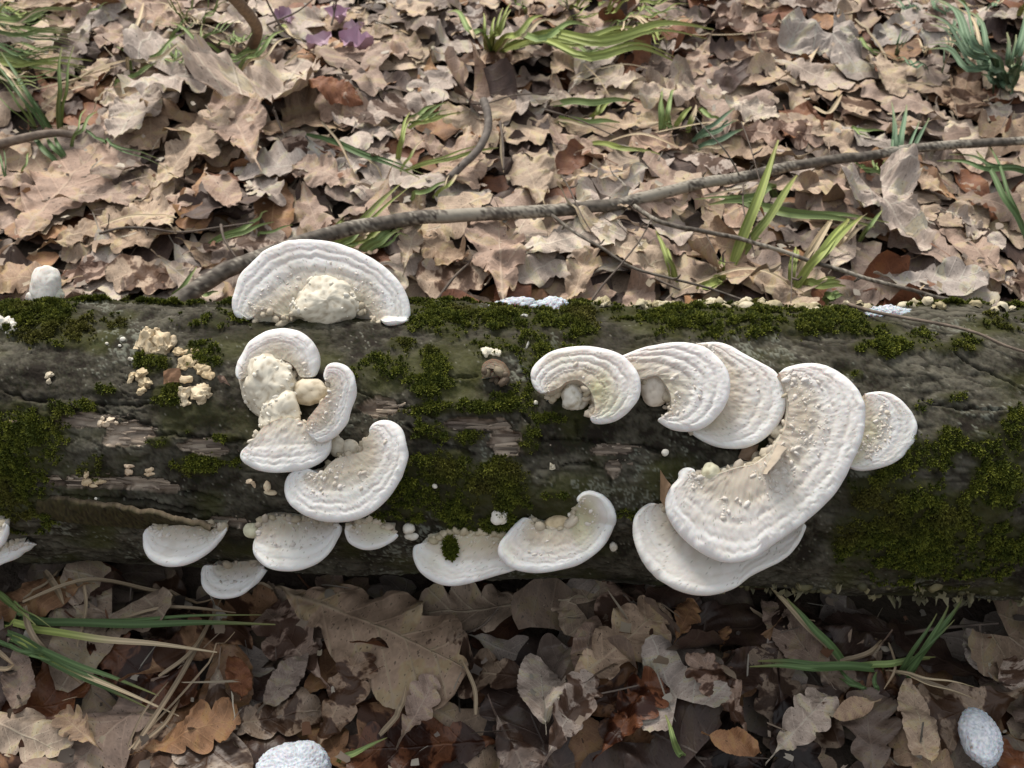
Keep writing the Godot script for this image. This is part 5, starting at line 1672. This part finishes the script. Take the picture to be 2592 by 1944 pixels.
	tuft("broad blades half hidden behind the tall fungus", 2, [[60, 1340, 430, 970, 0.01, 0.05, 7, "l"], [120, 1345, 250, 1230, 0.006, 0.03, 8, "g"], [170, 1350, 395, 1200, 0.008, 0.03, 8, "l"], [230, 1370, 430, 1260, 0.008, 0.03, 9, "g"], [260, 1390, 450, 1290, 0.008, 0.03, 8, "g"], [60, 1300, 210, 1200, 0.006, 0.03, 8, "l"]])
	tuft("long dark blade with yellow ones left of the curved twig", 2, [[-40, 765, 555, 985, 0.01, 0.02, 5, "d"], [425, 900, 485, 590, 0.015, 0.05, 5, "l"], [440, 960, 560, 730, 0.01, 0.03, 4, "y"], [470, 940, 950, 775, 0.008, 0.025, 4, "l"], [500, 1095, 685, 985, 0.008, 0.03, 6, "g"], [620, 1100, 770, 920, 0.008, 0.03, 5, "y"], [470, 700, 620, 550, 0.01, 0.03, 7, "g"], [480, 740, 700, 660, 0.01, 0.02, 5, "l"], [500, 690, 680, 570, 0.01, 0.03, 6, "g"]])
	tuft("few blades poking up behind the log left of the branch end", 1, [[870, 1590, 1030, 1400, 0.006, 0.03, 7, "g"], [1100, 1300, 1420, 1145, 0.008, 0.02, 5, "g"], [1340, 1240, 1530, 1180, 0.006, 0.02, 4, "g"], [1050, 1590, 1150, 1530, 0.004, 0.03, 7, "g"]])
	tuft("long dark green blades lying in the shade at lower left", 7, [[0, 345, 1190, 308, 0.012, 0.03, 5.5, "d"], [0, 360, 965, 485, 0.012, 0.02, 5, "y"], [10, 385, 700, 640, 0.014, 0.02, 4, "d"], [20, 400, 780, 720, 0.012, 0.02, 3.5, "y"], [30, 410, 650, 690, 0.01, 0.02, 4, "d"], [-60, 130, 160, 310, 0.02, 0.05, 4, "g"], [-40, 420, 300, 480, 0.006, 0.02, 3, "d"]])
	tuft("crossed dark green blades below the log at right", 8, [[1590, 530, 1050, 478, 0.012, 0.03, 5.5, "d"], [1430, 500, 1195, 195, 0.006, 0.05, 7, "d"], [1700, 560, 1885, 225, 0.008, 0.06, 5.5, "d"], [1660, 545, 1830, 260, 0.008, 0.06, 4, "d"], [1450, 520, 1810, 455, 0.01, 0.02, 6, "g"], [1560, 625, 1560, 530, 0.004, 0.02, 4, "d"], [1500, 620, 1400, 500, 0.006, 0.02, 4, "d"], [1600, 530, 1930, 650, 0.01, 0.01, 2, "s"]])
	tuft("single green blade poking out at the bottom edge", 8, [[730, 940, 636, 775, 0.004, 0.03, 6, "g"]])
	tuft("short mossy green blade right of the bottom snow", 7, [[1460, 940, 1610, 835, 0.004, 0.02, 5, "g"]])
	for g: Array in [["loose thin green and straw blades along the upper left edge", 1, -60, 60, 40, 420, 60, 420, -60, 60, 26, "gsglgd"], ["thin scattered blue green blades left of the corner sedge", 3, 1500, 1900, 60, 420, -260, 160, -170, -20, 18, "bbgbs"], ["thin loose blades among leaves right of the arching tuft", 2, 1250, 1800, 60, 330, -120, 330, -130, 30, 16, "glgsl"], ["thin loose blades in front of the bent brown stem", 1, 780, 1250, 190, 480, -260, 260, -170, -10, 18, "gsgg"]]:
		var bl := []
		for i in int(g[10]):
			var bx := rng.randf_range(g[2], g[3])
			var by := rng.randf_range(g[4], g[5])
			bl.append([bx, by, bx + rng.randf_range(g[6], g[7]), by + rng.randf_range(g[8], g[9]), rng.randf_range(0.008, 0.03), rng.randf_range(0.015, 0.06), rng.randf_range(2.2, 4.6), (g[11] as String)[rng.randi() % (g[11] as String).length()]])
		tuft(g[0], g[1], bl)
	# dry stems
	for a: Array in [[150, 285, 420, 195, 640, 160, 780, 180, 860, 215, 930, 205], [560, 315, 760, 285, 1020, 265], [560, 850, 640, 720, 740, 580], [580, 885, 800, 620, 1025, 370], [600, 880, 800, 560, 960, 200], [160, 300, 180, 400, 230, 470, 360, 575], [220, 120, 310, 275], [350, 430, 400, 140], [700, 560, 890, 370], [640, 860, 780, 640], [130, 240, 300, 120], [30, 560, 110, 540], [1640, 800, 1760, 630], [2050, 720, 1990, 500], [-20, 430, 110, 545]]:
		straw(7, a, rng.randf_range(1.2, 3.4), 0.006, Color(0.30, 0.23, 0.15))
	for a: Array in [[200, 520, 450, 430, 700, 400], [240, 490, 480, 420, 690, 350], [180, 470, 400, 440, 640, 385], [830, 195, 1050, 215, 1390, 295], [820, 160, 1100, 205, 1330, 270], [950, 180, 1180, 270, 1300, 250], [700, 260, 770, 70], [1060, 290, 1240, 330], [720, 440, 900, 330], [1700, 720, 1850, 930], [540, 1220, 720, 1195, 950, 1215], [1500, 370, 1570, 330], [470, 560, 620, 440], [640, 230, 760, 220]]:
		straw(1, a, rng.randf_range(1.4, 3.6), 0.006)
	for a: Array in [[1340, 400, 1600, 365, 1800, 400], [1330, 410, 1560, 385], [1400, 380, 1480, 420, 1540, 490], [270, 900, 350, 970], [980, 690, 970, 800, 985, 890], [1530, 740, 1700, 780, 1900, 830], [1100, 1595, 1200, 1545]]:
		straw(2, a, rng.randf_range(1.2, 3.0), 0.006)
	for a: Array in [[130, 755, 400, 700, 560, 690], [320, 210, 560, 220, 740, 215], [960, 590, 1030, 660, 1100, 560], [1430, 490, 1640, 470], [290, 1520, 560, 1510, 760, 1560, 950, 1620], [1300, 1620, 1440, 1600, 1530, 1550], [380, 1110, 600, 1060], [1180, 120, 1390, 330]]:
		straw(3, a, rng.randf_range(1.4, 4.0), 0.008)
	for a: Array in [[1410, 475, 1590, 390], [1650, 530, 1930, 650], [1620, 400, 1600, 600], [30, 170, 0, 260]]:
		straw(8, a, rng.randf_range(1.2, 2.6), 0.006, Color(0.30, 0.23, 0.15))

func build_twigs() -> void:
	var g0 := Color(0.045, 0.035, 0.026)
	var g1 := Color(0.185, 0.160, 0.130)
	twig("fallen_branch", "long grey brown branch lying across the leaves behind the log", "branch", 0, [
		["main_stem", [330, 690, 0.05, 400, 640, 0.055, 480, 590, 0.058, 560, 555, 0.058, 700, 508, 0.056, 800, 487, 0.053, 900, 471, 0.05, 1050, 463, 0.047, 1280, 447, 0.046, 1370, 432, 0.045, 1480, 405, 0.045, 1600, 382, 0.045, 1720, 357, 0.045, 1850, 340, 0.045, 2000, 318, 0.045, 2150, 308, 0.045, 2300, 300, 0.045], 7.3, 4.0, 9],
		["side_twig", [1370, 444, 0.046, 1425, 478, 0.05, 1500, 497, 0.052, 1590, 512, 0.052, 1700, 545, 0.05, 1800, 580, 0.05, 1950, 622, 0.048, 2080, 655, 0.045, 2260, 697, 0.04], 2.3, 1.5, 4],
		["side_twig", [1190, 462, 0.046, 1240, 500, 0.05, 1300, 535, 0.05, 1360, 575, 0.05, 1440, 600, 0.048, 1540, 625, 0.045, 1640, 660, 0.04], 1.7, 0.9, 3],
		["side_twig", [1600, 384, 0.046, 1570, 330, 0.07, 1530, 285, 0.08, 1500, 250, 0.09], 0.9, 0.5]], g0, g1, 0.55)
	twig("bent_stem", "smooth bent brown sapling stem rising at the top", "stem", 1, [["stem", [1290, 330, 0.01, 1305, 280, 0.02, 1335, 215, 0.04, 1348, 150, 0.07, 1310, 80, 0.11, 1250, 15, 0.15, 1190, -60, 0.19], 6.5, 5.6, 3]], Color(0.13, 0.085, 0.055), Color(0.24, 0.17, 0.115))
	twig("cut_twig", "brown cut twig poking in from the left edge", "twig", 1, [["twig", [-80, 765, 0.03, 20, 748, 0.03, 150, 720, 0.03, 280, 698, 0.03, 400, 712, 0.028], 5.0, 3.6, 1]], Color(0.11, 0.08, 0.06), Color(0.22, 0.17, 0.13))
	twig("curved_twig", "short curved grey twig lying on leaves behind the log", "twig", 2, [["twig", [880, 528, 0.05, 897, 580, 0.05, 905, 640, 0.048, 895, 700, 0.046, 865, 765, 0.044, 825, 815, 0.042, 770, 865, 0.04, 700, 930, 0.038], 4.4, 3.6, 1]], Color(0.085, 0.07, 0.06), Color(0.17, 0.145, 0.125))
	var gd := "thin dark twigs among the leaves"
	for a: Array in [
		[3, [590, 640, 0.06, 640, 780, 0.06, 700, 1000, 0.06], 0.7, "thin twig crossing the branch above its middle"],
		[3, [600, 960, 0.05, 600, 1080, 0.05, 630, 1220, 0.05, 665, 1360, 0.045], 0.8, "hair thin twig hanging below the branch at right"],
		[3, [400, 1215, 0.05, 440, 1300, 0.05, 480, 1370, 0.045, 560, 1380, 0.04], 0.7, "thin twig bending below the side twig"],
		[3, [860, 1320, 0.05, 855, 1450, 0.05, 850, 1590, 0.05], 0.8, "upright thin twig in front of the fan of blades"],
		[3, [-40, 1390, 0.03, 60, 1420, 0.03, 160, 1470, 0.03, 270, 1520, 0.03], 1.6, "dark twig behind the crust at the log's far edge"],
		[2, [1430, 1600, 0.05, 1500, 1500, 0.05, 1590, 1400, 0.055, 1700, 1260, 0.055, 1760, 1150, 0.05], 1.0, "slanting thin twig in front of the branch fork"],
		[2, [640, 1570, 0.03, 720, 1460, 0.035, 800, 1380, 0.03, 840, 1310, 0.03], 1.4, "thin pale twig right of the tall fungus"],
		[2, [1290, 920, 0.05, 1340, 1010, 0.055, 1400, 1140, 0.055, 1460, 1240, 0.05], 0.9, "thin reddish twig crossing the branch's middle"],
		[2, [1200, 575, 0.04, 1380, 630, 0.04, 1560, 710, 0.035], 1.1, "dark thin twig over the short level blades"],
		[2, [760, 545, 0.04, 900, 540, 0.04, 1040, 500, 0.04, 1250, 490, 0.035], 1.0, "dark thin twig behind the short curved twig"],
		[2, [965, 640, 0.04, 980, 740, 0.04, 985, 890, 0.035], 1.6, "brown dead stalk right of the short curved twig"],
		[1, [1400, 130, 0.05, 1560, 60, 0.06, 1660, -20, 0.07], 1.3, "thin twig right of the bent brown stem"],
		[1, [1740, 130, 0.05, 1760, 40, 0.06, 1770, -30, 0.08], 1.3, "thin upright stalk behind the magenta petals"],
		[1, [1610, 220, 0.04, 1500, 170, 0.05, 1430, 60, 0.07, 1390, -20, 0.09], 1.6, "orange dead stalk right of the bent brown stem"],
		[1, [520, 1225, 0.035, 640, 1195, 0.036, 780, 1198, 0.036, 950, 1218, 0.036, 1150, 1195, 0.036, 1330, 1170, 0.035], 1.3, "thin dark twig lying behind the white knob"],
		[1, [1440, 580, 0.05, 1470, 660, 0.045, 1500, 720, 0.04], 1.5, "short pointed twig below the crumpled cream leaf"],
		[1, [1160, 1180, 0.04, 1180, 1260, 0.04, 1240, 1350, 0.035], 1.5, "short twig near the long branch's left part"],
		[8, [540, 380, 0.03, 550, 430, 0.03, 610, 490, 0.03, 700, 480, 0.03, 830, 475, 0.03], 1.3, "crooked dark twig on the lobed buff oak leaf"],
		[8, [690, 730, 0.03, 760, 830, 0.03, 840, 920, 0.028], 0.9, "leaf stalk running down from the pale maple leaf"],
		[8, [330, 170, 0.02, 470, 280, 0.022, 620, 300, 0.022, 760, 350, 0.022, 880, 430, 0.022], 1.0, "thin dark twig in the shade under the widest bracket"],
		[7, [2010, 340, 0.03, 2080, 310, 0.035, 2150, 230, 0.04], 1.0, "pale thin twig right of the big dull tan leaf"],
		[8, [1700, 345, 0.02, 1850, 320, 0.03, 2100, 300, 0.03], 1.4, "dark twig under the log at the far right"]]:
		twig("thin_twig", a[3], "twig", a[0], [["twig", a[1], a[2], a[2] * 0.6, 1]], Color(0.06, 0.045, 0.035), Color(0.15, 0.115, 0.09), 0.0, gd)
	# twig that lies on the log at the right
	var lp := []
	for q: Array in [[1310, 98], [1440, 135], [1600, 165], [1800, 200], [1960, 240], [2100, 300], [2230, 340]]:
		var h := log_hit(px(6, q[0], q[1]))
		lp.append(h + log_normal(h) * 0.0045)
	var bag := Bag.new()
	tube(bag, path3(lp, 70), 0.0012, 0.0008, Color(0.10, 0.075, 0.055), Color(0.22, 0.17, 0.13), 0.0, 7)
	tag(piece("thin_twig", bag_mesh(bag), bark_mat), "thin brown twig resting on the log's mossy right end", "twig", gd)

func petal(called: String, label: String, reg: int, x: float, y: float, size: float, yaw: float, c: Color) -> void:
	var P := on_level(px(reg, x, y), 0.02)
	P.y = h_at(P.x, P.z)
	P = on_level(px(reg, x, y), P.y + 0.005)
	var v := PackedVector3Array()
	var cs := PackedColorArray()
	for i in 14:
		var u := i / 13.0
		var w := 0.40 * sin(PI * pow(u, 0.8)) * size * (1.0 + 0.5 * low.get_noise_1d(i * 12.0 + x)) + 0.0003
		for k in 7:
			var s := (k - 3) / 3.0
			v.append(Basis(Vector3.UP, yaw) * Vector3(s * w, size * (0.5 * s * s * 0.5 + 0.35 * (u - 0.5) * (u - 0.5)) + 0.006 * low.get_noise_2d(i * 9.0 + x, k * 14.0) + 0.002 * mid.get_noise_2d(i * 9.0, k * 12.0), (u - 0.5) * size))
			cs.append(c)
	var o := piece(called, grid_mesh(v, 7, 14, cs), vmat(0.5))
	o.position = P
	tag(o, label, "petal", "magenta petals by the bent stem")

func snow(label: String, p: Vector3, rx: float, ry: float, rz: float, amp: float) -> void:
	var m := vmat(0.5, noise_map(0.11, 2, 9.0, FastNoiseLite.TYPE_SIMPLEX, 77), 45.0, 1.0)
	m.subsurf_scatter_enabled = true
	m.subsurf_scatter_strength = 0.3
	var res := 150
	var v := PackedVector3Array()
	var cs := PackedColorArray()
	for i in 91:
		var th := PI * i / 90.0
		for k in res:
			var ph := TAU * k / res
			var q := Vector3(sin(th) * cos(ph) * rx, cos(th) * ry, sin(th) * sin(ph) * rz)
			var w := (p + q) * 1000.0
			var g := mid.get_noise_3dv(w * 2.6)
			q *= 1.0 + amp * (g * 0.5 + 2.4 * low.get_noise_3dv(w * 1.6)) + amp * 0.32 * fine.get_noise_3dv(w * 1.2)
			v.append(q)
			var d := fine.get_noise_3dv(w * 0.9)
			cs.append(Color(0.50, 0.56, 0.64).lerp(Color(0.80, 0.84, 0.90), clampf(0.5 + d, 0, 1)) if d > -0.62 else Color(0.35, 0.32, 0.28))
	var o := piece("snow_lump", grid_mesh(v, res, 91, cs, PackedVector2Array(), true), m)
	o.position = p
	tag(o, label, "snow", "last bits of snow")

func build_small_things() -> void:
	petal("petal", "magenta petal nearest to the bent brown stem", 1, 1500, 115, 0.032, 0.6, Color(0.40, 0.27, 0.34))
	petal("petal", "narrow upright magenta petal, farthest of the four", 1, 1775, 95, 0.034, 0.2, Color(0.42, 0.27, 0.35))
	petal("petal", "left one of the two front magenta petals", 1, 1680, 235, 0.036, 2.4, Color(0.45, 0.31, 0.38))
	petal("petal", "right one of the two front magenta petals, the broadest", 1, 1875, 240, 0.042, 1.3, Color(0.42, 0.27, 0.35))
	petal("petal", "magenta petal low and small between the stem and the front pair", 1, 1860, 160, 0.026, 1.8, Color(0.42, 0.30, 0.35))
	var s := on_level(px(8, 2032, 795), 0.04)
	snow("oval lump of grainy white snow at the lower right", s, 0.0115, 0.010, 0.0165, 0.10)
	s = on_level(px(7, 1262, 948), 0.04)
	snow("domed lump of grainy snow at the bottom edge", s, 0.0215, 0.014, 0.016, 0.11)
	# thin crusts of snow on the log's far edge
	for a: Array in [[5, 800, 75, 0.017, "left snow crust on the log's far edge"], [5, 1050, 78, 0.016, "right snow crust on the log's far edge"], [6, 1500, 108, 0.018, "snow crust on the log's far edge at right"]]:
		var h := log_hit(px(a[0], a[1], a[2]))
		snow(a[4], h + log_normal(h) * 0.0005, a[3] * 0.8, 0.004, 0.005, 0.45)
	# crumbly crust fungus along the far edge and ragged scales along the underside at right
	var b := Bag.new()
	for i in 330:
		var x := rng.randf_range(0.055, 0.37)
		if x > 0.2 and rng.randf() < 0.5: x = rng.randf_range(0.055, 0.2)
		var th := rng.randf_range(2.10, 2.42)
		if low.get_noise_2d(x * 1500.0, 40.0) + 0.25 < rng.randf_range(-0.1, 0.45): continue
		var p := log_at(x, th, rng.randf_range(0.0, 0.003))
		var t := rng.randf()
		dome(b, p, (log_normal(p) + Vector3(rng.randf_range(-0.6, 0.6), rng.randf_range(-0.6, 0.6), rng.randf_range(-0.6, 0.6))).normalized(), rng.randf_range(0.0012, 0.0042), Color(0.32, 0.27, 0.15).lerp(Color(0.60, 0.54, 0.40), t))
	for i in b.v.size(): b.v[i] += Vector3(mid.get_noise_3dv(b.v[i] * 4000.0), mid.get_noise_3dv(b.v[i] * 4000.0 + Vector3(90, 0, 0)), mid.get_noise_3dv(b.v[i] * 4000.0 + Vector3(0, 90, 0))) * 0.0016
	var crust := piece("crust_fungus", bag_mesh(b), lump_mat)
	tag(crust, "crumbly cream crust fungus along the log's far edge at right", "crust fungus", "", "stuff")
	var sc := Bag.new()
	for i in 420:
		var x := rng.randf_range(0.12, 0.40)
		var th := rng.randf_range(-0.85, -0.12)
		if low.get_noise_2d(x * 1300.0, th * 900.0) + 0.05 + (x - 0.2) * 1.5 < rng.randf_range(-0.1, 0.6): continue
		var p := log_at(x, th, 0.0)
		var n := log_normal(p)
		var r := rng.randf_range(0.0014, 0.0055)
		var c := Color(0.07, 0.065, 0.03).lerp(Color(0.20, 0.175, 0.085), pow(rng.randf(), 1.8))
		if rng.randf() < 0.55:
			dome(sc, p, (n + Vector3(rng.randf_range(-0.7, 0.7), rng.randf_range(-0.7, 0.7), 0)).normalized(), r * rng.randf_range(0.4, 0.9), c)
			continue
		var side := Vector3(1, rng.randf_range(-0.9, 0.9), rng.randf_range(-0.5, 0.5)).normalized()
		var down := (Vector3(rng.randf_range(-0.6, 0.6), -1, 0) + n * rng.randf_range(-0.1, 1.3)).normalized()
		var v := PackedVector3Array()
		var cs := PackedColorArray()
		for q in 4:
			for k in 5:
				var e := (k - 2) / 2.0
				var rag := 1.0 + 0.9 * rng.randf_range(-1, 1) * q / 3.0
				v.append(p + side * e * r * (0.25 + 0.16 * q) * rng.randf_range(0.5, 1.4) + down * r * q / 3.0 * rag + n * (0.001 + 0.002 * (1.0 - e * e)))
				cs.append(c.lerp(Color(0.36, 0.33, 0.22), q / 3.0 * 0.3))
		sc.grid(v, 5, 4, cs)
	tag(piece("scale_lichen", bag_mesh(sc), lump_mat), "ragged yellowish scales hanging under the log's right end", "lichen", "", "stuff")
	# the leaf that stands between two brackets, the chip on the largest one, scraps on the log
	scrap("standing_leaf", "tan leaf standing upright behind the widest plate", "leaf", 6, [345, 905, 400, 980, 385, 1110, 345, 1060], 0.012, Color(0.34, 0.22, 0.13))
	scrap("wood_chip", "pale dry sliver stuck on the largest bracket", "wood chip", 6, [935, 775, 968, 800, 870, 905, 836, 922], 0.030, Color(0.52, 0.45, 0.36))
	scrap("leaf_scrap", "brown leaf scrap between the third and largest brackets", "leaf scrap", 6, [770, 790, 850, 780, 830, 870, 745, 850], 0.004, Color(0.22, 0.15, 0.10))
	scrap("leaf_scrap", "reddish brown leaf scrap among the crumpled fungi", "leaf scrap", 4, [800, 465, 880, 450, 890, 520, 800, 530], 0.004, Color(0.24, 0.13, 0.07))
	scrap("leaf_scrap", "small brown bud scale left of the thick stalk", "leaf scrap", 4, [1062, 490, 1095, 488, 1125, 535, 1075, 520], 0.004, Color(0.17, 0.11, 0.08))
	scrap("leaf_scrap", "thin white splinter on the log left of the C shaped bracket", "leaf scrap", 5, [903, 265, 912, 270, 895, 312, 886, 310], 0.003, Color(0.7, 0.68, 0.62))
	scrap("leaf_scrap", "white flake near the log's top middle", "leaf scrap", 5, [860, 130, 905, 122, 900, 134, 865, 140], 0.003, Color(0.7, 0.68, 0.62))
	scrap("leaf_scrap", "tiny cream forked flake in the middle of the log", "leaf scrap", 5, [1020, 892, 1045, 905, 1050, 925, 1018, 930], 0.003, Color(0.66, 0.60, 0.46))

func scrap(called: String, label: String, cat: String, reg: int, q: Array, up: float, c: Color) -> void:
	var pts := pxs(reg, q)
	var at := log_hit((pts[0] + pts[2]) * 0.5)
	var n := log_normal(at)
	at += n * up * 0.35
	var v := PackedVector3Array()
	var cs := PackedColorArray()
	for side in 2:
		for j in 9:
			for i in 7:
				var e := pts[0].lerp(pts[1], i / 6.0)
				var f := pts[3].lerp(pts[2], i / 6.0)
				var s := e.lerp(f, j / 8.0)
				var d := ray(s)
				var face := (n + ax_u * -0.2 + Vector3(0, 0, 0.3)).normalized()
				var p := CAM + d * ((at - CAM).dot(face) / d.dot(face))
				p += n * (up * 0.65 * (0.3 + 0.7 * sin(PI * i / 6.0)) + 0.0012 * mid.get_noise_2d(i * 60.0, j * 60.0))
				p -= n * 0.0008 * side
				v.append(p - at)
				var k := 1.0 + 0.25 * mid.get_noise_2d(i * 50.0 + 9.0, j * 50.0)
				cs.append(Color(c.r * k, c.g * k, c.b * k))
	var bag := Bag.new()
	bag.grid(v.slice(0, 63), 7, 9, cs.slice(0, 63))
	bag.grid(v.slice(63), 7, 9, cs.slice(63))
	var o := piece(called, bag_mesh(bag), lump_mat)
	o.position = at
	tag(o, label, cat)
